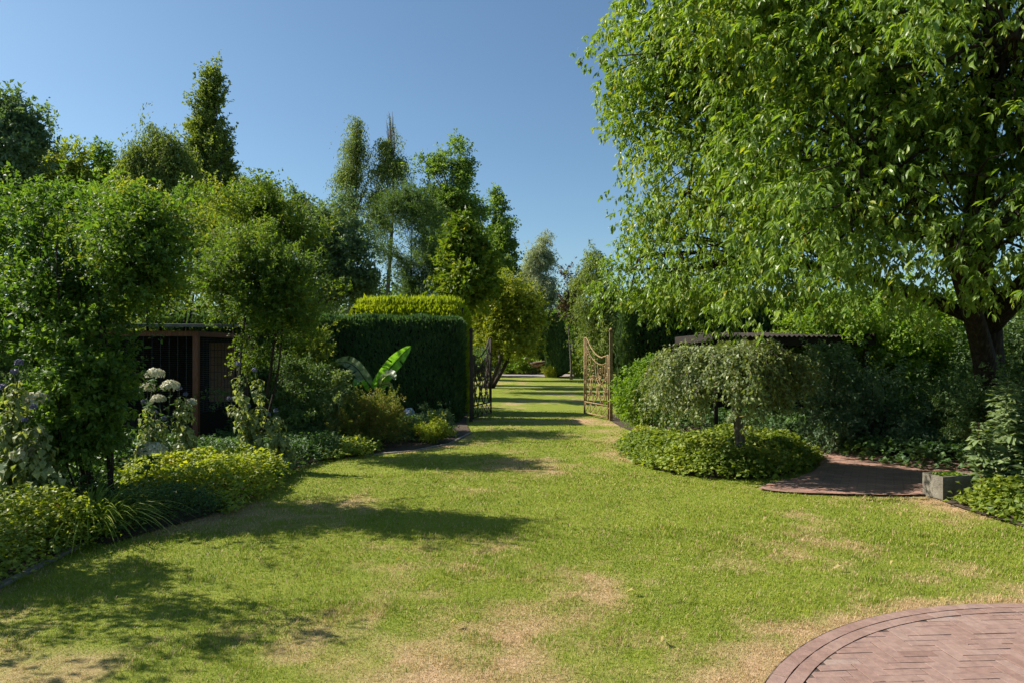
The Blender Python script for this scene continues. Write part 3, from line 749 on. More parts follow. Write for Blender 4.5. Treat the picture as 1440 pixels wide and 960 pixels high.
for i in range(26): m.tube([(AX - .15 - i * .15, AY - .052, .6), (AX - .15 - i * .15, AY - .052, 1.95)], .004, 3, cap=False)
m.build('wire_panel', WIRE, av)
m = MB()
for i in range(40): m.tube([(AX + .05, AY + .05, .62 + i * .034), (AX + .05, 14.25, .62 + i * .034)], .0035, 3, cap=False)
for i in range(14): m.tube([(AX + .052, AY + .16 + i * .15, .6), (AX + .052, AY + .16 + i * .15, 1.95)], .006, 3, cap=False)
m.build('wire_panel', WIRE, av)
m = MB(); m.box((AX - 2, AY + .02, .3), (3.9, .03, .58)); m.box((AX - .02, 13.15, .3), (.03, 2.1, .58)); m.build('lower_boards', WOODD, av)
m = MB(); m.box((AX - 2.1, 14.34, 1.05), (4.0, .04, 2.05)); m.box((AX - 4.1, 13.2, 1.0), (.04, 2.3, 2.0)); m.build('back_wall', WOODD, av)
m = MB()
for i in range(8): m.box((AX - .35, 13.9, .75 + i * .15), (.5, .05, .142))
m.build('sunlit_boards', WOODB, av)  # inner aviary boards, coloured as if the sun reached them

# ------------------------------------------------------------------ shelter roof at the right
sh = empty('garden_shelter', 'low open shelter with a dark corrugated roof behind the weeping tree', 'shelter', (5.8, 15.2, 0))
m = MB()
xs_ = np.arange(4.15, 7.45, .05); zc = .02 * np.cos(np.arange(len(xs_)) * pi)
V0 = np.c_[xs_, np.full(len(xs_), 13.9), 2.0 + zc]; V1 = np.c_[xs_ + .35, np.full(len(xs_), 17.2), 2.16 + zc]
n = len(xs_); V = np.r_[V0, V1, V0 - [0, 0, .012], V1 - [0, 0, .012]]; i = np.arange(n - 1)
m.add(V, quads=np.r_[np.c_[i, i + 1, n + i + 1, n + i], np.c_[2 * n + i + 1, 2 * n + i, 3 * n + i, 3 * n + i + 1], np.c_[i, 2 * n + i, 2 * n + i + 1, i + 1]])
m.build('roof', ROOFM, sh)
m = MB(); m.box((5.8, 13.95, 1.9), (3.25, .04, .16)); m.box((4.1, 15.5, 1.98), (.04, 3.2, .16)); m.box((7.4, 15.5, 1.98), (.04, 3.2, .16)); m.build('fascia', WOODD, sh)
for x, y in ((4.2, 14.05), (7.28, 14.05), (4.1, 17.0), (7.2, 17.0)): m = MB(); m.box((x, y, .92), (.07, .07, 1.84)); m.build('post', WOODD, sh)
m = MB(); m.box((5.7, 17.15, 1.0), (3.2, .04, 2.0)); m.build('back_wall', WOODD, sh)

# ------------------------------------------------------------------ concrete planter
def quadbox(m, c, ax, ay, h, z0, t=.5):
    c = np.array(c); p = [c, c + ax, c + ax + ay, c + ay]
    V = np.array([[q[0], q[1], z] for z in (z0, h) for q in p]); m.add(V, quads=[[3, 2, 1, 0], [4, 5, 6, 7], [0, 1, 5, 4], [1, 2, 6, 5], [2, 3, 7, 6], [3, 0, 4, 7]], tq=t)
pc = np.array([4.86, 7.70]); ax = np.array([.47, .14]); ay = np.array([-.05, .30])
pe = empty('concrete_planter', 'square weathered concrete trough on the corner of the brick path', 'planter', (pc[0], pc[1], 0))
m = MB(); ux, uy = ax / np.linalg.norm(ax), ay / np.linalg.norm(ay); tk = .028
quadbox(m, pc, ax, uy * tk, .262, 0); quadbox(m, pc + ay - uy * tk, ax, uy * tk, .262, 0)
quadbox(m, pc + uy * (tk + .001), ux * tk, ay - uy * (2 * tk + .002), .2615, 0); quadbox(m, pc + ax - ux * tk + uy * (tk + .001), ux * tk, ay - uy * (2 * tk + .002), .2615, 0)
m.build('trough', CONC, pe)
m = MB(); quadbox(m, pc + ux * (tk + .002) + uy * (tk + .002), ax - ux * (2 * tk + .004), ay - uy * (2 * tk + .004), .205, .02); m.build('soil', SOIL, pe)
c0 = pc + (ax + ay) / 2; n = 260
P = np.c_[c0 + (rng.random((n, 2)) - .5) * [.34, .2], .2 + rng.random(n) * .07]
V, F, k = leaves(P, np.c_[rng.normal(size=(n, 2)), rng.random(n) * .8], unit(rdir(n) * .5 + [0, 0, .8]), .04, .026, .1, .3)
mk('seedling', V, F, LM['fresh'], pe, np.repeat(rng.random(n), k))

# ------------------------------------------------------------------ big cherry tree (right)
def cherry():
    Yc = 9.6
    bl = [(7.0, 9.8, 6.0, 3.2, 3.4, 3.4), (4.6, 9.2, 5.6, 2.8, 3.2, 3.1), (3.2, 10.2, 6.8, 2.3, 2.6, 2.6), (3.1, 12.0, 4.5, 1.9, 1.8, 2.0), (5.3, 7.2, 5.0, 2.2, 2.0, 2.6),
          (6.3, 6.4, 4.0, 2.2, 1.7, 2.0), (4.1, 8.0, 3.6, 1.7, 1.7, 1.2), (3.6, 12.2, 3.2, 1.7, 1.4, .85), (5.0, 7.3, 2.95, 1.4, 1.2, .75), (8.8, 8.0, 5.2, 2.4, 2.2, 2.6),
          (7.6, 9.5, 8.5, 3.2, 3.2, 2.2), (4.6, 10.2, 8.6, 2.4, 2.6, 1.8), (1.9, 10.2, 7.9, 1.0, 1.1, .7), (6.6, 6.0, 2.7, 1.2, 1.0, .8), (2.2, 11.8, 3.3, .9, 1.0, .9), (7.6, 6.6, 3.2, 1.4, 1.2, 1.2), (2.3, 10.6, 5.6, 1.5, 1.8, 2.4), (1.45, 10.0, 6.0, .6, .6, .35), (2.0, 10.0, 6.3, .7, .7, .5)]
    base = np.array([7.25, 10.2, 0])
    e = empty('cherry_tree', 'huge spreading cherry tree with long drooping leaves at the right of the lawn', 'tree', base)
    def keep(P):
        x, y, z = P.T
        ok = (y > 5.5) & (z > 1.9 + .3 * np.abs(np.sin(x * 1.7 + y)))
        pxx = 720 + 960 * x / y
        pyy = 497 - 960 * (z - H) / y
        ok &= ~((pxx > 1330) & (pyy > 400)) & (pyy < 432 + 16 * np.sin(pxx / 37.))
        ok &= pxx > 868 - 66 * np.exp(-((pyy - 80) / 42) ** 2) - 34 * np.exp(-((pyy - 375) / 55) ** 2) - 14 * np.sin(pyy / 19.)
        for (qx, qy, qz, qr, fr) in ((5.9, 7.75, .8, .75, .9), (3.05, 9.6, 1.3, 1.25, .75)):      # thin where light comes through to the plants below
            kk = (z - qz) / .643; gx = x + kk * .74; gy = y - kk * .198
            ok &= ~((np.hypot(gx - qx, gy - qy) < qr) & (z < 5.0) & (rng.random(len(x)) < fr))
        return ok
    V, F, t, P0, P = crown(bl, 38000, .42, 9, .102, .36, droop=.45, up=.12, hang=.7, gapf=.75, gapt=.385, shell=.36, kind='oval', clr=1.0, cl=20, fold=.14, curl=.3, spread=.95, keep=keep, seed=60, tintn=.22, cluster=.14, ups=.9, leafj=.08)
    yl = rng.random(len(t) // 8) < .003
    t = np.where(np.repeat(yl, 8), 1.0, np.minimum(t, .86))
    mk('crown', V, F, LM['cherry'], e, t)
    m = MB()
    tr = np.array([[7.3, 10.2, -.05], [7.22, 10.2, .5], [7.14, 10.2, 1.3], [7.0, 10.1, 2.1], [6.8, 10.0, 3.0], [6.8, 9.9, 4.5], [6.9, 9.8, 6.5], [7, 9.7, 8.5]])
    m.tube(tr, [.36, .24, .2, .21, .2, .18, .13, .05], 14)
    m.tube(bez(np.array([7.14, 10.15, .9]), np.array([6.85, 9.9, 1.7]), np.array([6.3, 9.4, 2.5]), np.array([5.4, 8.8, 3.6]), 8), np.linspace(.18, .08, 8), 9)
    m.tube(bez(np.array([6.95, 10.1, 2.0]), np.array([7.2, 9.6, 2.6]), np.array([7.7, 9.0, 3.4]), np.array([8.6, 8.2, 5.0]), 8), np.linspace(.2, .07, 8), 9)
    for b in bl:
        b = np.array(b); i = int(np.clip(np.searchsorted(tr[:, 2], b[2] * .62), 3, 6))
        a = tr[i]; en = b[:3]
        dl = np.linalg.norm(en - a)
        Lb = bez(a, a + (en - a) * .35 + [0, 0, .10 * dl], a + (en - a) * .7 + [0, 0, .12 * dl], en, 8)
        m.tube(Lb, np.linspace(.11, .035, 8) * min(1, b[3] / 1.7) ** 1.3, 7)
        idx = np.where(np.linalg.norm((P0 - b[:3]) / b[3:], axis=1) < 1.05)[0]
        if len(idx):
            for q in rng.choice(idx, min(int(34 * min(1, (b[3] / 1.6) ** 2)), len(idx)), replace=False):
                s0 = Lb[rng.integers(3, 8)]; e2 = P0[q]; dl = np.linalg.norm(e2 - s0)
                w1 = s0 + (e2 - s0) * .35 + rng.normal(size=3) * .07 * dl + [0, 0, .10 * dl]; w2 = s0 + (e2 - s0) * .7 + rng.normal(size=3) * .07 * dl + [0, 0, .1 * dl]
                m.tube(bez(s0, w1, w2, e2, 6), np.linspace(.026, .007, 6), 5, cap=False)
    m.build('trunk', BARK, e, smooth=True)
cherry()

# ------------------------------------------------------------------ small weeping tree on the island
def weeping():
    c = np.array([3.18, 9.55, 0.0])
    e = empty('weeping_tree', 'small umbrella-shaped weeping tree with grey-green leaves on the round island bed', 'tree', c)
    m = MB()
    m.tube([c + [0.02, 0, -.05], c + [.01, 0, .4], c + [-.02, .02, .8], c + [-.06, .02, 1.15], c + [-.1, .05, 1.42]], [.085, .068, .062, .07, .05], 10)
    LV = []; LF = []; LT = []; nv = 0
    top = c + np.array([-.1, .05, 1.4])
    na = 230
    for i in range(na):
        az = rng.random() * 2 * pi
        d = np.array([cos(az), sin(az), 0])
        Rm = (.97 if d[0] > 0 else 1.5) * (.85 + .3 * vnoise(np.array([[cos(az) * 2 + 5, sin(az) * 2 + 5]]), 1.0, 3)[0]) * (1 - .12 * abs(d[1]))
        Rr = Rm * (.35 + .68 * rng.random() ** .55)
        zt = 1.5 + .26 * rng.random() - .12 * (Rr / Rm)
        ze = .62 + .35 * rng.random() + (.25 * (rng.random() < .3)) + (.15 if d[0] > .2 else 0)
        if rng.random() < .14: Rr *= 1.14; zt += .12; ze += .1
        s = top + rng.normal(size=3) * .04
        p1 = top + d * Rr * .45 + [0, 0, zt - 1.4 + .28]
        p2 = top + d * Rr * .95 + [0, 0, zt - 1.4 + .12]
        p3 = top + d * Rr * 1.02 + rng.normal(size=3) * .06; p3[2] = ze
        if rng.random() < .35: p3[2] = max(ze, 1.05 + .2 * rng.random())
        B = bez(s, p1, p2, p3, 12)
        B[3:] += rng.normal(size=(9, 3)) * .018
        m.tube(B, np.linspace(.009, .0025, 12), 4, cap=False)
        nl = 150
        tt = .22 + .78 * rng.random(nl)
        Q = np.stack([np.interp(tt * 11, np.arange(12), B[:, k]) for k in range(3)], 1)
        Q += rng.normal(size=Q.shape) * .035
        LD = unit(rng.normal(size=(nl, 3)) * .6 + d * .25 + [0, 0, -.75])
        U = unit(d * .7 + rdir(nl) * .7 + [0, 0, .4])
        le = .075 * (.6 + .7 * rng.random(nl))
        V, F, k = leaves(Q, LD, U, le, le * .42, .15, .3, 'long')
        LV.append(V); LF.append(F + nv); nv += len(V); LT.append(np.repeat(np.clip(rng.normal(.48, .2, nl), 0, .93 + .07 * (rng.random(nl) < .03)), k))
    mk('crown', np.concatenate(LV), np.concatenate(LF), LM['weeping'], e, np.concatenate(LT))
    m.build('trunk', BARKG, e, smooth=True)
weeping()

# ------------------------------------------------------------------ shrubs of the left border
ct = lambda Y, *bs: [blob(*b[:4], Y, *(b[4:])) for b in bs]
plant('apple_shrub', 'broad leafy shrub with twiggy stems at the left edge, hydrangea heads round its foot', 'shrub', (-4.45, 7.4), ct(7.4,
      (70, 355, 100, 62), (155, 345, 70, 55), (20, 410, 80, 90), (112, 435, 62, 66), (122, 520, 36, 70), (118, 590, 40, 55), (85, 560, 42, 60), (132, 560, 24, 50), (60, 305, 75, 28), (205, 330, 34, 45), (185, 385, 34, 44), (110, 590, 36, 40), (-60, 380, 80, 95)),
      LM['appleleaf'], r0=.07, stems=5, nsub=16, spread=.3, ntw=2900, twl=.46, lpt=17, ll=.058, lw=.52, droop=.12, up=.4, hang=.1, clr=.8, gapf=1.3, gapt=.44, shell=.5, kind='oval', curl=.2, fold=.12, seed=3)
plant('dark_shrub', 'leafy dark undergrowth shrub at the foot of the broad twiggy shrub', 'shrub', (-4.3, 7.05), ct(7.0,
      (100, 590, 52, 42), (122, 560, 32, 62), (65, 605, 40, 36), (105, 520, 40, 50), (130, 600, 26, 34)), LM['mid'], r0=.03, stems=5, nsub=6, ntw=1300, twl=.26, lpt=14, ll=.062, lw=.6, up=.3, gapf=1.8, gapt=.30, shell=.5, kind='oval', fold=.12, seed=190)
plant('apple_shrub', 'leafy shrub just inside the left edge of the picture', 'shrub', (-5.0, 5.0), [(-5.05, 5.15, 2.0, .95, .7, .8), (-4.95, 5.2, 1.2, .85, .7, .8), (-5.4, 5.0, 2.5, .6, .5, .5)],
      LM['appleleaf'], r0=.07, stems=4, nsub=12, ntw=800, twl=.42, lpt=16, ll=.065, lw=.52, droop=.15, up=.3, hang=.1, gapf=1.1, gapt=.46, shell=.5, kind='long', seed=13)
plant('rounded_shrub', 'dense rounded green shrub on bare stems beside the aviary', 'shrub', (-4.3, 11.2), ct(11.2,
      (358, 362, 50, 32), (335, 388, 46, 36), (388, 405, 48, 46), (366, 428, 56, 36), (402, 450, 36, 36), (312, 405, 28, 28), (340, 340, 24, 18), (395, 365, 26, 22), (385, 470, 42, 24), (365, 490, 26, 22)),
      LM['shrubmix'], r0=.07, stems=6, nsub=10, ntw=2600, twl=.3, lpt=17, ll=.058, lw=.5, droop=.05, up=.5, hang=0, gapf=1.5, gapt=.36, shell=.42, kind='long', seed=23)
plant('olive_shrub', 'tall loose olive-green shrub with bare branches showing over the aviary roof', 'shrub', (-7.2, 14.0), ct(14.5,
      (235, 300, 45, 55), (275, 340, 50, 55), (200, 330, 50, 60), (250, 400, 60, 55), (200, 420, 50, 45), (300, 300, 35, 40), (150, 380, 60, 70)),
      LM['olive'], r0=.09, stems=4, nsub=14, ntw=1700, twl=.5, lpt=17, ll=.075, lw=.5, droop=.1, up=.5, hang=0, gapf=1.0, gapt=.45, shell=.6, kind='long', seed=33)
plant('olive_shrub', 'yellow-tipped shrub between the rounded shrub and the dark hedge', 'shrub', (-4.9, 15.2), ct(15.2,
      (420, 350, 38, 45), (455, 375, 28, 45), (400, 320, 32, 32), (425, 405, 36, 36), (375, 290, 28, 28), (345, 300, 30, 35)),
      LM['yellowgreen'], r0=.08, stems=4, nsub=14, ntw=1300, twl=.5, lpt=15, ll=.08, lw=.5, droop=.1, up=.5, hang=0, gapf=1.1, gapt=.45, shell=.6, kind='long', seed=43)
plant('upright_shrub', 'narrow yellowish-green shrub in front of the left end of the dark hedge', 'shrub', (-3.85, 13.4), ct(13.4,
      (440, 470, 18, 26), (430, 500, 24, 32), (445, 525, 28, 38), (437, 560, 28, 45), (450, 490, 14, 26)),
      LM['olive'], r0=.04, stems=3, nsub=8, ntw=900, twl=.26, lpt=15, ll=.055, lw=.6, droop=.05, up=.6, hang=0, gapf=1.8, gapt=.38, shell=.45, kind='long', seed=53)
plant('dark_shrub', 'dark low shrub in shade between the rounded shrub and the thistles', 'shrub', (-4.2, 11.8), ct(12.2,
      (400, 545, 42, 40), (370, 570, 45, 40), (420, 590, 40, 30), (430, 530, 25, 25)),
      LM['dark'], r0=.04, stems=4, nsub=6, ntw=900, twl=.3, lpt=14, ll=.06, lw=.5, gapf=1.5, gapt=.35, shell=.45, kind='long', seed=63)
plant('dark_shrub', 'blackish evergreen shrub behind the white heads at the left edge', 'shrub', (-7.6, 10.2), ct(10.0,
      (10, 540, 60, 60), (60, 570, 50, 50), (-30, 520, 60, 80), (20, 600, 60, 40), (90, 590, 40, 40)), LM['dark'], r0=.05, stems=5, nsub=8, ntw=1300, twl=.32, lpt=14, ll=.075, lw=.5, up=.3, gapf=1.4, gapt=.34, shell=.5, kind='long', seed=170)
plant('spirea_bush', 'round reddish-green bush in front of the banana plant', 'bush', (-2.5, 12.2), ct(12.2,
      (522, 590, 44, 34), (500, 598, 34, 28), (546, 602, 28, 24), (500, 577, 24, 20), (540, 578, 24, 20)),
      LM['spirea'], r0=.025, stems=6, nsub=6, ntw=2600, twl=.11, lpt=13, ll=.034, lw=.5, droop=.05, up=.5, hang=0, gapf=2.6, gapt=.2, shell=.33, cl=6, kind='quad', seed=73)
plant('dark_shrub', 'small dark rounded shrub at the foot of the hedge near the gate', 'shrub', (-1.65, 13.6), ct(13.6,
      (603, 588, 24, 16), (590, 596, 18, 14), (618, 596, 14, 12)),
      LM['bluegreen'], r0=.02, stems=4, nsub=5, ntw=600, twl=.16, lpt=13, ll=.045, lw=.4, up=.5, gapf=2.6, gapt=.3, shell=.4, seed=83)
plant('pale_perennial', 'pale yellow-green perennial clump on the corner of the left bed', 'plant', (-1.45, 12.7), ct(12.7,
      (605, 606, 22, 14), (592, 612, 16, 12), (622, 612, 16, 11), (600, 598, 9, 9)),
      LM['coverlight'], STEM, r0=.012, stems=5, nsub=6, ntw=420, twl=.18, lpt=12, ll=.055, lw=.45, up=1.0, gapf=2.6, gapt=.34, shell=.5, kind='long', seed=93)
plant('pale_perennial', 'pale leafy plant standing left of the reddish bush', 'plant', (-3.05, 12.0), ct(12.0,
      (477, 560, 14, 26), (470, 590, 20, 26), (485, 540, 9, 16), (462, 608, 16, 16)),
      LM['mugwort'], STEM, r0=.015, stems=4, nsub=6, ntw=480, twl=.2, lpt=12, ll=.06, lw=.5, up=.9, gapf=2.2, gapt=.36, shell=.5, kind='long', seed=103)
# blue hydrangea by the spirea
def florets(c, r, n, ll, squash=.8):
    d = rdir(n); d[:, 2] = np.abs(d[:, 2]) * 1.0 - .35 * rng.random(n)
    d = unit(d)
    P = np.asarray(c) + d * np.array([r, r, r * squash]) * (.86 + .14 * rng.random(n))[:, None]
    D = unit(np.cross(d, rdir(n)) + d * .25)
    return leaves(P, D, d, ll, ll * .85, .05, .15, 'quad')
e = empty('blue_hydrangea', 'pale blue flower head beside the reddish bush', 'flower', (-1.95, 13.0, 0))
m = MB(); m.tube([(-1.95, 13.0, 0), (-1.96, 13.0, .25), (-1.96, 12.98, .5)], [.01, .008, .006], 5); m.build('stem', STEM, e)
V, F, k = florets((-1.96, 12.97, .53), .1, 320, .035); mk('flower_head', V, F, LM['blueflower'], e, np.repeat(rng.random(320), k))
n = 90; P = np.c_[-1.95 + rng.normal(size=n) * .13, 13.02 + rng.normal(size=n) * .1, .1 + rng.random(n) * .33]
V, F, k = leaves(P, np.c_[rng.normal(size=(n, 2)), rng.random(n) * .4 - .2], unit(rdir(n) * .5 + [0, 0, 1]), .1, .065); mk('leaves', V, F, LM['mid'], e, np.repeat(rng.random(n), k))

# banana plant
def banana():
    b = np.array([-2.78, 13.6, 0])
    e = empty('banana_plant', 'banana plant with two large paddle leaves in front of the dark hedge', 'plant', b)
    m = MB(); m.tube([b + [0, 0, -.05], b + [.01, 0, .4], b + [.02, 0, .75], b + [.04, 0, .98]], [.085, .075, .06, .04], 10); m.build('stem', mat_noise('banana_stem', [(.3, (.1, .14, .04)), (.7, (.2, .25, .08))], 9, .5, .1, stretch=(9, 9, 1)), e, smooth=True)
    def blade(pts, wmax, mat, vfold=.3, tear=(), side=(0, -1, 0), seed=0):
        C = curve2(pts, 12); n = len(C); t = np.linspace(0, 1, n)
        tan_ = unit(np.gradient(C, axis=0)); s = unit(np.cross(tan_, np.array(side, float))); nn = np.cross(s, tan_)
        pet = .16
        w = wmax * np.clip((t - pet) / .12, 0, 1) ** .6 * np.clip((1 - t) / .32, 0, 1) ** .55
        ks = np.array([-1, -.66, -.33, 0, .33, .66, 1])
        rip = .012 * np.sin(t * 60 + seed)[:, None] * np.abs(ks)[None, :]
        V = C[:, None, :] + s[:, None, :] * (w[:, None] * ks)[..., None] * .5 + nn[:, None, :] * (np.abs(ks)[None, :] * w[:, None] * vfold * .5 + rip)[..., None]
        Q = []; T = []
        for i in range(n - 1):
            for k in range(6):
                side_ = 0 if k < 3 else 1
                if any(sd == side_ and abs(t[i] - tt) < .5 / n and (k in (0, 1) if sd == 0 else k in (4, 5)) for sd, tt in tear): continue
                Q.append([i * 7 + k, i * 7 + k + 1, (i + 1) * 7 + k + 1, (i + 1) * 7 + k]); T.append(np.clip(.5 + .25 * sin(t[i] * 45 + k) + rng.normal() * .12, 0, 1))
        o = mk('leaf', V.reshape(-1, 3), np.array(Q), mat, e, np.array(T), smooth=True)
        mm = MB(); mm.tube(C[: int(n * .97)], np.linspace(.022, .004, n)[: int(n * .97)], 6); mid = mm.build('midrib', STEM, o, smooth=True)
        return o
    Wp = lambda px, py, dy=0: W(px, py, 13.5 + dy)
    s0 = np.array([-2.74, 13.6, .9])
    blade([s0, Wp(530, 545), Wp(545, 522, -.1), Wp(562, 502, -.2), Wp(578, 486, -.3)], .29, LM['banana'], .35, tear=((1, .5), (1, .7), (0, .62)), side=(.3, -1, .2))
    blade([s0, Wp(517, 538), Wp(502, 518, .1), Wp(487, 509, .2), Wp(469, 510, .2)], .26, LM['bananapale'], .45, tear=((0, .45), (0, .6), (1, .7)), side=(-.1, -.9, .5), seed=2)
    blade([s0, Wp(532, 548), Wp(540, 532, -.3), Wp(550, 526, -.5), Wp(556, 534, -.6)], .2, LM['bananapale'], .5, tear=((0, .5), (1, .6), (1, .75)), side=(.2, -.8, .6), seed=4)
    blade([s0, Wp(514, 548), Wp(508, 538, -.3), Wp(503, 536, -.5), Wp(498, 545, -.6)], .18, LM['banana'], .4, side=(0, -.7, .7), seed=5)
    blade([s0, Wp(529, 552), Wp(536, 543, -.2), Wp(545, 540, -.3), Wp(553, 546, -.35)], .14, LM['bananapale'], .4, side=(0, -.7, .7), seed=6)
banana()

# hydrangea with white mopheads
def hydrangea(label, base, heads, group='white hydrangeas in the left border'):
    e = empty('hydrangea', label, 'hydrangea', (base[0], base[1], 0), group)
    m = MB(); LV = []; LF = []; nv = 0
    for (px, py, Y, r) in heads:
        c = W(px, py, Y); r = r * 1.15; b = np.array([base[0] + rng.normal() * .12, base[1] + rng.normal() * .1, 0])
        mid = (b + c) / 2 + np.array([rng.normal() * .05, rng.normal() * .05, .12]); m.tube(bez(b, (b + mid) / 2 + [0, 0, .1], mid, c - [0, 0, r * .3], 7), np.linspace(.008, .004, 7), 4)
        n = 380; V, F, k = florets(c, r, n, .032, .78 if r < .13 else .6); mk('flower_head', V, F, LM['cream'], e, np.repeat(np.clip(rng.normal(.55, .22, n), 0, 1), k))
        nl = 20; t = rng.random(nl)[:, None] ** .7
        Q = b + (c - b) * t * .95 + rng.normal(size=(nl, 3)) * .05; Q[:, 2] = np.maximum(Q[:, 2], .05)
        V, F, k = leaves(Q, np.c_[rng.normal(size=(nl, 2)), rng.normal(-.1, .25, nl)], unit(rdir(nl) * .4 + [0, 0, 1]), .13 * (.7 + .5 * rng.random(nl)), .085, .1, .3); LV.append(V); LF.append(F + nv); nv += len(V)
    nf = sum(len(f) for f in LF)
    mk('leaves', np.concatenate(LV), np.concatenate(LF), LM['coverdark'], e, np.clip(rng.normal(.5, .2, nf // 4).repeat(4), 0, 1))
    m.build('stems', STEM, e, smooth=True)
hydrangea('hydrangea with a cluster of creamy flower heads in front of the aviary mesh', (-4.75, 9.2), [(218, 527, 9.2, .10), (240, 544, 9.0, .1), (207, 546, 9.3, .085), (223, 562, 9.1, .075), (269, 566, 9.2, .055)])
hydrangea('hydrangea with one wide flat flower head low behind the yellow-green ground cover', (-4.0, 7.7), [(213, 633, 7.5, .125)])
hydrangea('hydrangea with white heads in the dark corner left of the leafy shrub', (-4.75, 6.6), [(51, 562, 6.5, .085), (55, 607, 6.5, .05), (45, 627, 6.4, .055), (31, 640, 6.3, .075)])
# globe thistles
def thistle(label, x, y, tops, seed=0):
    e = empty('globe_thistle', label, 'thistle', (x, y, 0), 'globe thistles in the left border')
    m = MB(); LV = []; LF = []; LT = []; nv = 0
    for k_, (px, py, r) in enumerate(tops):
        c = W(px, py, y + rng.normal() * .04)
        b = np.array([x + rng.normal() * .05, y + rng.normal() * .04, 0])
        B = bez(b, b + [rng.normal() * .04, 0, c[2] * .35], np.array([(b[0] * .4 + c[0] * .6) + rng.normal() * .05, y, c[2] * .7]), c, 9)
        m.tube(B, np.linspace(.009, .004, 9), 5)
        n = 150; V, F, q = florets(c, r, n, .02, 1.0)
        V2 = V; mk('flower_head', V2, F, LM['thistlehead'], e, np.repeat(rng.random(n), q))
        nl = 84; tt = rng.random(nl) ** .8 * .9
        Q = np.stack([np.interp(tt * 8, np.arange(9), B[:, q2]) for q2 in range(3)], 1)
        az = rng.random(nl) * 2 * pi; le = (.25 - .15 * tt) * (.7 + .5 * rng.random(nl))
        D = np.c_[np.cos(az), np.sin(az), np.full(nl, .2) - .3 * rng.random(nl)]
        for s in range(2):      # bent lobed leaf: an arching half and a hanging half
            Ps = Q if s == 0 else Q + unit(D) * le[:, None] * .5 + [0, 0, .0]
            Ds = D if s == 0 else np.c_[D[:, :2] * .5, np.full(nl, -.9)]
            V, F, q = leaves(Ps, Ds, unit(rdir(nl) * .3 + [0, 0, 1] + D * (.4 * s)), le * .62, le * .42, .2, .35, 'long')
            LV.append(V); LF.append(F + nv); nv += len(V); LT.append(np.repeat(np.clip(rng.normal(.55, .2, nl), 0, 1), q))
    mk('leaves', np.concatenate(LV), np.concatenate(LF), LM['thistle'], e, np.concatenate(LT)); m.build('stems', STEM, e, smooth=True)
thistle('tall globe thistle with curling pale leaves right of the aviary corner post', -3.6, 9.5, [(335, 512, .03), (358, 520, .03), (322, 560, .022), (350, 570, .02)])
thistle('small globe thistle with one forked stem right of the tall one', -3.15, 9.5, [(388, 577, .026), (378, 582, .02)])
thistle('globe thistle standing below the creamy hydrangea heads', -4.25, 9.0, [(252, 546, .032), (261, 554, .024)])
thistle('globe thistle with small blue heads against the leafy shrub', -4.6, 8.7, [(203, 564, .026), (219, 580, .022), (231, 588, .022)])
thistle('globe thistle with pale blue heads at the left edge of the picture', -4.75, 6.4, [(27, 510, .032), (20, 523, .026), (4, 545, .034), (14, 555, .024)])
thistle('globe thistle with bent stem beside the white head in the dark corner', -4.3, 6.3, [(47, 572, .024), (35, 590, .02)])
# strap-leaved clumps
def strap_clump(name, label, cat, c, n, L, w, mat, group=None, z=0, spread=.12, arch=.8):
    e_loc = (c[0], c[1], z)
    az = rng.random(n) * 2 * pi; d = np.c_[np.cos(az), np.sin(az), np.zeros(n)]
    b = np.array([c[0], c[1], z]) + d * (spread * rng.random(n))[:, None]
    ln = L * (.55 + .6 * rng.random(n)); lean = (.4 + .6 * rng.random(n)) * arch
    V = []; k = 7
    s = np.c_[-np.sin(az), np.cos(az), np.zeros(n)]
    for j in range(k):
        t = j / (k - 1)
        P = b + d * (ln * lean * t ** 1.4)[:, None]; P[:, 2] += ln * (t * 1.0 - lean * .85 * t ** 2.4)
        ww = w * (1 - t ** 2.2) * .5 + .0006
        V.append(np.stack([P - s * ww, P + s * ww], 1))
    V = np.stack(V, 1).reshape(n, k * 2, 3); i = np.arange(n)[:, None] * k * 2
    Q = np.concatenate([np.stack([i[:, 0] + 2 * j, i[:, 0] + 2 * j + 1, i[:, 0] + 2 * j + 3, i[:, 0] + 2 * j + 2], 1) for j in range(k - 1)])
    tn = np.clip(rng.normal(.5, .22, n), 0, 1)
    o = mk(name, V.reshape(-1, 3), Q, LM[mat], tint=np.tile(tn, k - 1), loc=e_loc)
    return tag(o, label, cat, group)
strap_clump('daylily', 'sunlit clump of arching strap leaves at the front of the left border', 'plant', (-3.95, 6.35), 460, .68, .02, 'strap', spread=.34, arch=1.15)
strap_clump('daylily', 'smaller strap-leaved clump below the leafy shrub, behind the sunlit clump', 'plant', (-3.85, 6.95), 170, .5, .018, 'strap', spread=.2, arch=1.15)
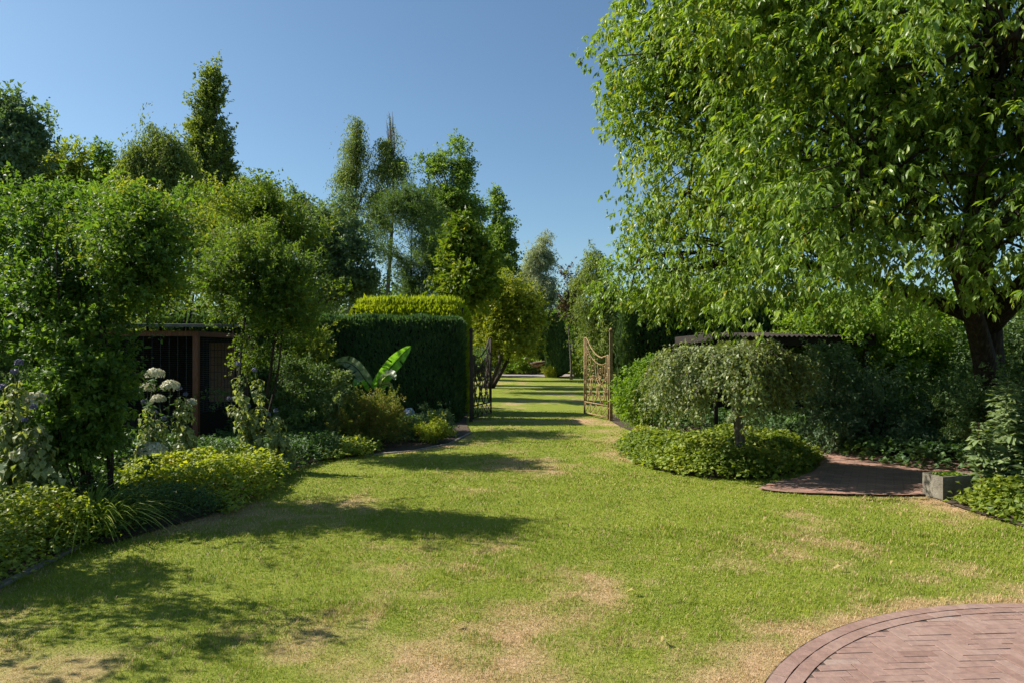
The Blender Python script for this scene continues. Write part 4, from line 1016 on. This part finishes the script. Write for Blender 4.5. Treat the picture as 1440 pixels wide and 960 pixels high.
# right: mugwort
def mugwort(label, x, y, h, n, lean, mat='mugwort'):
    e = empty('mugwort', label, 'plant', (x, y, 0), 'tall pale plants at the right edge')
    m = MB(); LV = []; LF = []; LT = []; nv = 0
    for s in range(n):
        b = np.array([x + rng.normal() * .1, y + rng.normal() * .1, 0]); hh = h * (.75 + .3 * rng.random())
        c = b + [rng.normal() * .08 + lean, rng.normal() * .08, hh]
        B = bez(b, b + [0, 0, hh * .35], c - [lean * .3, 0, hh * .3], c, 9); m.tube(B, np.linspace(.008, .003, 9), 5)
        nl = 75; tt = .12 + .88 * rng.random(nl) ** .8
        Q = np.stack([np.interp(tt * 8, np.arange(9), B[:, q]) for q in range(3)], 1)
        az = rng.random(nl) * 2 * pi; le = (.05 + .13 * np.sin(pi * np.clip(tt, .05, .92))) * (.7 + .5 * rng.random(nl))
        A = np.c_[np.cos(az), np.sin(az), .6 - 1.1 * rng.random(nl)]; sd = np.c_[-np.sin(az), np.cos(az), np.zeros(nl)]
        for ang, f, o_ in ((0, 1, 0), (.8, .6, .35), (-.8, .6, .35), (.95, .5, .12), (-.95, .5, .12)):        # five lobes
            Dl = A * cos(ang) + sd * sin(ang)
            V, F, q = leaves(Q + unit(A) * (le * o_)[:, None], Dl, unit(rdir(nl) * .6 + [0, -.2, .8]), le * f * 1.1, le * f * .5, .12, .25, 'long')
            LV.append(V); LF.append(F + nv); nv += len(V); LT.append(np.repeat(np.clip(rng.normal(.5, .2, nl), 0, 1), q))
    mk('leaves', np.concatenate(LV), np.concatenate(LF), LM[mat], e, np.concatenate(LT)); m.build('stems', STEMR if 'red' in label else STEM, e, smooth=True)
mugwort('tall pale lobed-leaved plant at the right edge, its tip against the cherry trunk', 5.85, 7.9, 1.42, 6, -.05)
mugwort('pale lobed-leaved plant nearest the edge of the picture', 6.05, 7.5, 1.3, 6, .0)
mugwort('shorter pale lobed-leaved plant on reddish dry stems behind the concrete trough', 5.6, 7.7, .85, 5, .03)
mugwort('pale lobed-leaved plant half hidden behind the tallest one', 6.25, 8.3, 1.35, 6, .03)

# right shrubs
plant('mock_orange', 'light-leaved shrub between the gate conifer and the weeping tree', 'shrub', (2.75, 13.9), ct(13.9,
      (910, 535, 30, 28), (900, 560, 28, 32), (930, 525, 30, 24), (925, 565, 30, 30), (890, 580, 18, 16)), LM['fresh'], r0=.03, stems=5, nsub=8, ntw=900, twl=.3, lpt=13, ll=.07, lw=.5, up=.4, gapf=1.8, gapt=.38, shell=.45, kind='long', seed=120)
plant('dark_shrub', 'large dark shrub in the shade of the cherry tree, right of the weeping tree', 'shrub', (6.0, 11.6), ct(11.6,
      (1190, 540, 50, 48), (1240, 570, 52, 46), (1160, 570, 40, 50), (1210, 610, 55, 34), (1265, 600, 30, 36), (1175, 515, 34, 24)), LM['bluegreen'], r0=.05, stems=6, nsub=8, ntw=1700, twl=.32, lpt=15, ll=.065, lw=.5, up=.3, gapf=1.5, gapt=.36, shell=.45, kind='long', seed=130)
plant('hazel_shrub', 'bright green leafy shrub glowing in the sun left of the cherry trunk', 'shrub', (8.6, 15.2), ct(15.2,
      (1180, 460, 70, 38), (1250, 450, 70, 45), (1310, 470, 60, 50), (1260, 510, 75, 45), (1330, 520, 55, 45), (1140, 470, 45, 30), (1220, 540, 60, 45)), LM['fresh'], r0=.07, stems=6, nsub=12, ntw=2400, twl=.45, lpt=14, ll=.11, lw=.6, up=.35, gapf=1.0, gapt=.40, shell=.5, kind='long', seed=140)
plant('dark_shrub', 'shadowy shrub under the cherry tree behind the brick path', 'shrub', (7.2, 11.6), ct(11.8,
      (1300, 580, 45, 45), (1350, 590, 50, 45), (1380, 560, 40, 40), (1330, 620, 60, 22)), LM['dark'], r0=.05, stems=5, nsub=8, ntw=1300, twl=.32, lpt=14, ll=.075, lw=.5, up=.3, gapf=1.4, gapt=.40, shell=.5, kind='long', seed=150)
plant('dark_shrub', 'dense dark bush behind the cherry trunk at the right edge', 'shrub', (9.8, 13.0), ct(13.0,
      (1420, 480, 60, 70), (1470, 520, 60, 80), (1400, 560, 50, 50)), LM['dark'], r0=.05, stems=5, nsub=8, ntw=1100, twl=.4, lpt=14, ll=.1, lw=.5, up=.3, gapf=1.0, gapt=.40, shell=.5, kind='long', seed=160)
# narrow conifer by the gate
def column(name, label, cat, base, h, r, mat, n, ll, lw, Y=None, seed=0, top=.5, group=None):
    base = np.array([base[0], base[1], 0.0]); e = empty(name, label, cat, base, group)
    z = rng.random(n) ** .9 * h; prof = np.minimum(1, (z / h / .12 + .25)) * np.clip((1 - z / h) / top, 0, 1) ** .6
    az = rng.random(n) * 2 * pi; R = r * prof * (.72 + .5 * fbm(np.c_[np.cos(az) * 1.2, np.sin(az) * 1.2, z * 1.6 / r * .3], 1.8, seed, 2)) * (.55 + .45 * rng.random(n) ** .4)
    P = base + np.c_[np.cos(az) * R, np.sin(az) * R, z]; D = unit(np.c_[np.cos(az) * .5, np.sin(az) * .5, np.full(n, 1.0)] + rdir(n) * .4)
    U = unit(np.c_[np.cos(az), np.sin(az), np.zeros(n)] + rdir(n) * .4); le = ll * (.6 + .7 * rng.random(n))
    V, F, k = leaves(P, D, U, le, le * lw, .1, .1, 'quad'); mk('crown', V, F, LM[mat], e, np.repeat(np.clip(rng.normal(.5, .22, n), 0, 1), k))
    m = MB(); m.tube([base + [0, 0, -.05], base + [0, 0, h * .5], base + [0, 0, h * .9]], [r * .2, r * .13, .01], 7); m.build('trunk', BARK, e, smooth=True)
    return e
column('narrow_conifer', 'slim bright green conifer standing at the right gate post', 'tree', (2.86, 17.05), 2.75, .24, 'conifer', 7000, .12, .35, seed=4, top=.25)
column('narrow_conifer', 'far cypress standing at the end of the lawn, centred in the gateway', 'tree', (3.2, 48.6), 4.3, .86, 'conifer', 9000, .26, .4, seed=8, top=.55)

# ------------------------------------------------------------------ background trees
def far_tree(name, label, Y, bs, mat, ntw, twl, ll, lw=.5, lpt=12, bark=BARKG, r0=None, stems=1, base=None, group='trees beyond the hedges', **kw):
    B0 = np.array(ct(Y, *bs)); B = []
    whole = kw.pop('whole', False)
    if whole: B = [tuple(q) for q in B0]
    for q in ([] if whole else B0):
        for _ in range(9):
            d_ = rdir(1)[0] * rng.random() ** .4 * .95; f_ = rng.uniform(.2, .48)
            B.append((*(q[:3] + d_ * q[3:]), *(q[3:] * f_)))
    B_ = np.array(B)
    ntw = int(ntw * 1.15); ll *= .74; lpt += 2
    bx = base if base is not None else (B_[:, 0].mean(), Y)
    k = dict(droop=.2, up=.35, hang=.15, cl=6, clr=.7, szmin=.4, gapf=.55 / max(.4, B_[:, 3].mean()), gapt=.42, shell=.6, seed=int(abs(hash_(label))) % 900)
    k.update(kw)
    return plant(name, label, 'tree', (bx[0], bx[1]), B, LM[mat], bark, r0 or .012 * (B_[:, 2].max()), group, stems, 2, topz=(k.pop('topz', None) or B_[:, 2].max() * .84), ntw=ntw, twl=twl, lpt=lpt, ll=ll, lw=lw, **k)
def hash_(s):
    h = 7
    for ch in s: h = (h * 31 + ord(ch)) & 0xfffff
    return h
far_tree('broadleaf_tree', 'tall blue-green tree cut by the left edge of the picture', 30, [(10, 185, 40, 45), (-30, 190, 60, 70), (28, 215, 34, 40), (5, 250, 55, 50), (-40, 270, 70, 60)], 'bluegreen', 2600, 1.1, .3)
far_tree('broadleaf_tree', 'rounded olive-green tree right of the tall tree at the left edge', 34, [(85, 240, 34, 30), (60, 262, 36, 34), (110, 258, 30, 26), (85, 285, 55, 35)], 'olive', 1500, 1.0, .3)
far_tree('broadleaf_tree', 'small leafy treetop peeping up left of the weeping birch', 36, [(145, 222, 15, 17), (142, 245, 20, 20), (150, 275, 30, 26)], 'mid', 900, .7, .28)
far_tree('weeping_birch', 'wide weeping birch with hanging twigs left of the poplar', 36, [(222, 195, 22, 24), (205, 220, 28, 30), (240, 220, 26, 32), (222, 250, 42, 36), (200, 265, 25, 40), (250, 265, 25, 40)], 'birch', 2300, 1.2, .24, .38, lpt=15, droop=1.3, hang=.8, up=.1, gapt=.40)
far_tree('poplar', 'tall narrow poplar, the highest tree of the skyline', 39, [(302, 112, 7, 13), (294, 138, 13, 20), (286, 170, 13, 28), (282, 205, 14, 30), (312, 205, 10, 24), (298, 232, 20, 30), (280, 250, 17, 36), (313, 255, 14, 30), (295, 290, 32, 36), (290, 222, 18, 60), (297, 150, 9, 45)], 'birch', 3600, .75, .2, .8, whole=True, gapf=.7, gapt=.22, clr=.5, up=1.1, droop=0, hang=0, outw=.7)
far_tree('broadleaf_tree', 'hazy bluish treetops on the skyline right of the poplar', 46, [(350, 275, 26, 17), (378, 282, 22, 16), (405, 292, 22, 16), (330, 268, 14, 16), (365, 310, 50, 26)], 'bluegreen', 1300, 1.0, .33)
far_tree('grey_leaf_tree', 'airy grey-green tree in front of the birches with sky showing through', 26, [(445, 280, 20, 20), (462, 300, 26, 26), (435, 310, 28, 32), (468, 340, 36, 42), (440, 365, 36, 36), (490, 360, 30, 40), (500, 330, 20, 25), (470, 400, 40, 30), (435, 410, 40, 34), (510, 400, 26, 26)], 'bluegreen', 2400, .8, .2, .45, gapt=.45)
far_tree('birch_tree', 'left one of the two tall birches with drooping twigs', 44, [(502, 175, 8, 12), (501, 190, 10, 14), (500, 212, 14, 16), (488, 240, 16, 20), (510, 250, 13, 22), (496, 290, 22, 28)], 'birch', 1000, 1.1, .2, .38, lpt=15, droop=1.4, hang=.9, up=.1, gapt=.46, cluster=.9, clr=.8)
far_tree('birch_tree', 'right and taller one of the two birches with drooping twigs', 44, [(547, 165, 8, 13), (548, 180, 11, 15), (546, 204, 14, 18), (538, 232, 15, 22), (566, 232, 15, 18), (552, 262, 22, 26), (532, 295, 16, 28)], 'birch', 1050, 1.1, .2, .38, lpt=15, droop=1.4, hang=.9, up=.1, gapt=.46, cluster=.9, clr=.8)
far_tree('sweetgum_tree', 'tall green maple-leaved tree right of the two birches', 43, [(607, 232, 16, 20), (640, 232, 20, 22), (655, 250, 18, 24), (615, 262, 30, 28), (640, 285, 32, 36), (605, 300, 26, 34), (655, 315, 26, 34), (630, 350, 45, 40), (660, 380, 36, 40)], 'maple', 3300, .9, .22, .65, gapt=.40)
far_tree('pine_tree', 'dark crooked pine with a reddish trunk above the yellow-green hedge', 30, [(578, 282, 20, 8), (552, 292, 18, 7), (602, 298, 20, 8), (570, 312, 18, 9), (538, 330, 18, 7), (600, 334, 22, 9), (552, 356, 26, 9), (598, 364, 28, 10), (558, 388, 32, 10), (612, 392, 30, 10), (580, 410, 40, 12)], 'dark', 1900, .6, .2, .2, whole=True, shell=.7, lpt=18, droop=.1, up=.5, hang=0, gapt=.42, bark=BARK, cl=10, szmin=.7)
far_tree('broadleaf_tree', 'bright yellow-green young tree in front of the conical tree', 24, [(643, 328, 12, 14), (655, 348, 18, 20), (640, 374, 20, 22), (668, 380, 20, 24), (650, 410, 28, 22)], 'yellowgreen', 1100, .7, .24, .7, gapt=.42)
far_tree('conical_tree', 'dark green cone-shaped tree at the right end of the left tree group', 48, [(697, 285, 7, 16), (697, 305, 14, 18), (698, 330, 22, 24), (702, 358, 26, 28), (702, 390, 30, 32), (700, 425, 32, 30)], 'maple', 2600, .8, .23, .65, gapt=.34, up=.5)
far_tree('golden_maple', 'small spreading golden-green maple with forked trunk seen behind the left gate leaf', 33, [(700, 405, 34, 14), (680, 425, 26, 18), (725, 425, 28, 18), (700, 448, 46, 18), (735, 458, 24, 16), (680, 470, 26, 12), (715, 478, 34, 12), (738, 438, 22, 20), (742, 482, 18, 12), (720, 490, 20, 8)], 'golden', 1900, .9, .2, .6, stems=3, r0=.24, bark=BARK, base=(-1.2, 33.0), topz=3.0, spread=.5, gapt=.40)
far_tree('silver_tree', 'silvery grey-green tree on the skyline above the gateway', 60, [(765, 338, 8, 14), (760, 358, 18, 24), (752, 385, 22, 32), (766, 395, 20, 34), (757, 430, 26, 36)], 'silver', 2800, 1.1, .26, .35, lpt=15, droop=.8, hang=.6, up=.4, gapt=.36)
far_tree('purple_tree', 'purple-leaved tree right of the silvery tree', 44, [(797, 395, 14, 14), (808, 410, 16, 18), (803, 425, 12, 14)], 'purple', 420, .9, .24, .5, lpt=9, gapt=.48)
far_tree('birch_tree', 'pale birch at the left edge of the cherry foliage', 38, [(838, 362, 12, 15), (832, 385, 20, 24), (850, 410, 26, 34), (828, 425, 22, 26), (860, 450, 30, 24), (840, 480, 28, 30)], 'birch', 1400, 1.0, .22, .4, lpt=13, droop=.9, hang=.6, gapt=.42)
far_tree('broadleaf_tree', 'mid-green trees filling the gap over the leafy shrubs at the left', 22, [(130, 300, 70, 45), (60, 310, 70, 45), (200, 300, 50, 36), (260, 300, 40, 34), (330, 310, 60, 34)], 'mid', 2000, .8, .2)
# dark shrubs beyond the path
far_tree('yew_bush', 'dark yew mass beyond the far path, left of the cypress', 58, [(730, 470, 34, 38), (755, 485, 26, 30), (700, 480, 34, 30), (670, 480, 30, 40)], 'dark', 1500, 1.0, .35, r0=.3, gapt=.3, group='shrubs beyond the far path')
far_tree('yew_bush', 'dark yew mass beyond the far path, right of the cypress', 58, [(815, 480, 34, 34), (850, 470, 40, 40), (880, 480, 40, 40), (800, 455, 20, 20)], 'dark', 1500, 1.0, .35, r0=.3, gapt=.3, group='shrubs beyond the far path')
far_tree('bright_bush', 'light green bush beside the far path, left of the bird sculpture', 55, [(722, 512, 16, 12), (735, 514, 14, 10), (708, 516, 10, 9)], 'fresh', 500, .6, .25, r0=.1, stems=3, gapt=.3, group='shrubs beyond the far path')
far_tree('broadleaf_tree', 'mid-green small tree closing the gap under the purple-leaved tree', 50, [(800, 440, 16, 20), (812, 465, 22, 26), (800, 490, 18, 20), (825, 450, 16, 20)], 'mid', 900, .8, .26, r0=.12, group='shrubs beyond the far path')
far_tree('bright_bush', 'wide light green shrub closing the view at the right of the far cypress', 52, [(815, 505, 18, 14), (840, 508, 20, 14), (825, 490, 16, 12)], 'olive', 600, .6, .25, r0=.1, stems=3, gapt=.3, group='shrubs beyond the far path')
far_tree('bright_bush', 'mid-green shrub under the silvery tree, left of the far path', 60, [(745, 480, 22, 22), (770, 470, 20, 26), (755, 500, 22, 14)], 'mid', 700, .7, .28, r0=.1, stems=3, gapt=.3, group='shrubs beyond the far path')
far_tree('bright_bush', 'dark green bush behind the left gate leaf at the far end of the lawn', 50, [(690, 500, 26, 20), (668, 505, 20, 18)], 'dark', 700, .7, .28, r0=.1, stems=3, gapt=.3, group='shrubs beyond the far path')
far_tree('bright_bush', 'mid-green bushes right of the gateway behind the right gate leaf', 40, [(850, 500, 24, 26), (870, 480, 24, 30), (838, 515, 14, 12)], 'mid', 800, .7, .24, r0=.1, stems=3, gapt=.3, group='shrubs beyond the far path')
plant('dark_shrub', 'low dark shrub in front of the cherry trunk beside the pale tall plants', 'shrub', (6.6, 9.2), ct(9.2,
      (1385, 575, 40, 30), (1420, 565, 36, 36), (1360, 600, 30, 24), (1440, 590, 40, 40)), LM['dark'], r0=.04, stems=4, nsub=6, ntw=800, twl=.26, lpt=14, ll=.065, lw=.5, up=.4, gapf=1.6, gapt=.34, shell=.5, kind='long', seed=180)
strap_clump('ornamental_grass', 'yellow ornamental grass clump at the left foot of the far cypress', 'grass clump', (2.75, 48.3), 240, 1.3, .07, 'grassyellow', spread=.45)
strap_clump('ornamental_grass', 'greener ornamental grass clump at the right foot of the far cypress', 'grass clump', (5.0, 49.5), 240, 1.3, .07, 'strap', spread=.6)
def woodland():
    n = 5200
    x = rng.uniform(-75, 75, n); y = rng.uniform(66, 82, n)
    top = 5.0 + 4.5 * fbm(np.c_[x, y * .3], .13, 5, 3) + np.where(np.abs(x - 6.5) < 4, -2.5, 0)
    z = rng.random(n) ** .7 * top
    P = np.repeat(np.c_[x, y, z], 12, 0) + rng.normal(size=(n * 12, 3)) * .7; P[:, 2] = np.maximum(P[:, 2], .1); k = len(P)
    V, F, q = leaves(P, rdir(k), unit(rdir(k) * .7 + [0, 0, .6]), .5, .3, .2, .2, 'quad')
    o = mk('woodland', V, F, LM['dark'], tint=np.repeat(np.clip(rng.normal(.5, .25, k), 0, 1), q)); tag(o, kind='stuff')
woodland()

# bird sculpture on the far path
def bird():
    b = np.array([1.75, 54.0, .02]); e = empty('bird_sculpture', 'rust-coloured metal bird sculpture standing on the far path', 'sculpture', b)
    C = np.array([[-.5, 0, .95], [-.28, 0, .86], [0, 0, .78], [.3, 0, .82], [.55, 0, .9], [.95, 0, 1.0], [1.25, 0, .98]])
    m = MB(); m.tube(b + C, [.02, .17, .25, .24, .17, .09, .02], 10); m.build('body', RUST, e, smooth=True)
    m = MB(); m.tube(b + np.array([[-.35, 0, .86], [-.5, 0, 1.05], [-.48, 0, 1.2], [-.56, 0, 1.28]]), [.12, .08, .06, .07], 8); m.build('neck', RUST, e, smooth=True)
    m = MB(); m.tube(b + np.array([[-.5, 0, 1.27], [-.56, 0, 1.32], [-.66, 0, 1.29], [-.84, 0, 1.24]]), [.05, .09, .06, .01], 8); m.build('head', flat('pale_metal', (.45, .4, .33), .5), e, smooth=True)
    for dy, dx in ((-.1, -.12), (.1, .2)):
        m = MB(); m.tube(b + np.array([[dx, dy, .7], [dx + .04, dy, .38], [dx - .03, dy, 0.02]]), [.045, .03, .03], 6)
        for a in (-.5, 0, .5): m.tube(b + np.array([[dx - .03, dy, .02], [dx - .03 - .22 * cos(a), dy + .22 * sin(a), .015]]), [.025, .012], 4)
        m.build('leg', IRON, e)
    m = MB()
    for s in (-1, 1): m.tube(b + np.array([[-.15, .2 * s, .9], [.2, .26 * s, .88], [.6, .2 * s, .92], [.9, .12 * s, .97]]), [.05, .11, .08, .01], 6)
    m.build('wing', IRON, e, smooth=True)
bird()

# fallen leaves on the lawn
spots = [(1075, 722), (1092, 724), (1076, 731), (1009, 753), (1313, 770), (1266, 725), (1256, 795), (1324, 848), (800, 742), (890, 835), (560, 790), (640, 880), (1180, 800), (930, 905)]
proto = None
V, F, q = leaves(np.array([[-.035, 0, .0]]), np.array([[1., 0, .12]]), np.array([[0, 0, 1.]]), .085, .034, .25, .5, 'long')
for i, (px, py) in enumerate(spots):
    x, y = G(px, py)
    if proto is None:
        o = proto = mk('fallen_leaf', V, F, LM['dead'], tint=np.full(4, .7)); tag(o, 'dry fallen leaf lying on the sunny lawn', 'leaf', 'fallen leaves on the lawn')
    else:
        o = proto.copy(); COL.objects.link(o)
    o.location = (x, y, .022); o.rotation_euler = (rng.normal() * .3, rng.normal() * .3, rng.random() * 6.28)

# ------------------------------------------------------------------ light, sky, camera
EL, AZ = radians(40), radians(-78)       # azimuth from +Y, negative = left
w = bpy.data.worlds.new('World'); SC.world = w; w.use_nodes = True
nt = w.node_tree; bg = nt.nodes['Background']
sky = nt.nodes.new('ShaderNodeTexSky'); sky.sky_type = 'NISHITA'; sky.sun_disc = False
sky.sun_elevation = EL; sky.sun_rotation = AZ; sky.altitude = 0; sky.air_density = 1.0; sky.dust_density = .8; sky.ozone_density = 1.6
mm_ = nt.nodes.new('ShaderNodeMix'); mm_.data_type = 'RGBA'; mm_.blend_type = 'MULTIPLY'; mm_.inputs[0].default_value = 1; mm_.inputs[7].default_value = (.76, .91, .95, 1)
nt.links.new(sky.outputs[0], mm_.inputs[6]); nt.links.new(mm_.outputs[2], bg.inputs[0]); bg.inputs[1].default_value = .072
sd = bpy.data.lights.new('sun', 'SUN'); sd.energy = 4.6; sd.angle = radians(.5); sd.color = (1, .94, .84)
so = bpy.data.objects.new('sun', sd); COL.objects.link(so)
dv = Vector((sin(AZ) * cos(EL), cos(AZ) * cos(EL), sin(EL)))
so.rotation_euler = dv.to_track_quat('Z', 'Y').to_euler(); so.location = dv * 60
cam = bpy.data.cameras.new('camera'); cam.lens = 24; cam.sensor_width = 36; cam.shift_y = 17 / 1440; cam.clip_end = 2000; cam.clip_start = .05
co = bpy.data.objects.new('camera', cam); COL.objects.link(co); co.location = (0, 0, H); co.rotation_euler = (pi / 2, 0, 0); SC.camera = co
vs = SC.view_settings; vs.view_transform = 'Standard'; vs.look = 'None'; vs.exposure = 1.0; vs.gamma = 1; vs.use_curve_mapping = False
SC.render.engine = 'CYCLES'; cy = SC.cycles
cy.use_denoising = True; cy.max_bounces = 10; cy.diffuse_bounces = 7; cy.transmission_bounces = 4; cy.glossy_bounces = 2; cy.transparent_max_bounces = 4
cy.use_adaptive_sampling = True; cy.adaptive_threshold = .015; cy.caustics_reflective = False; cy.caustics_refractive = False
SC.render.use_persistent_data = False
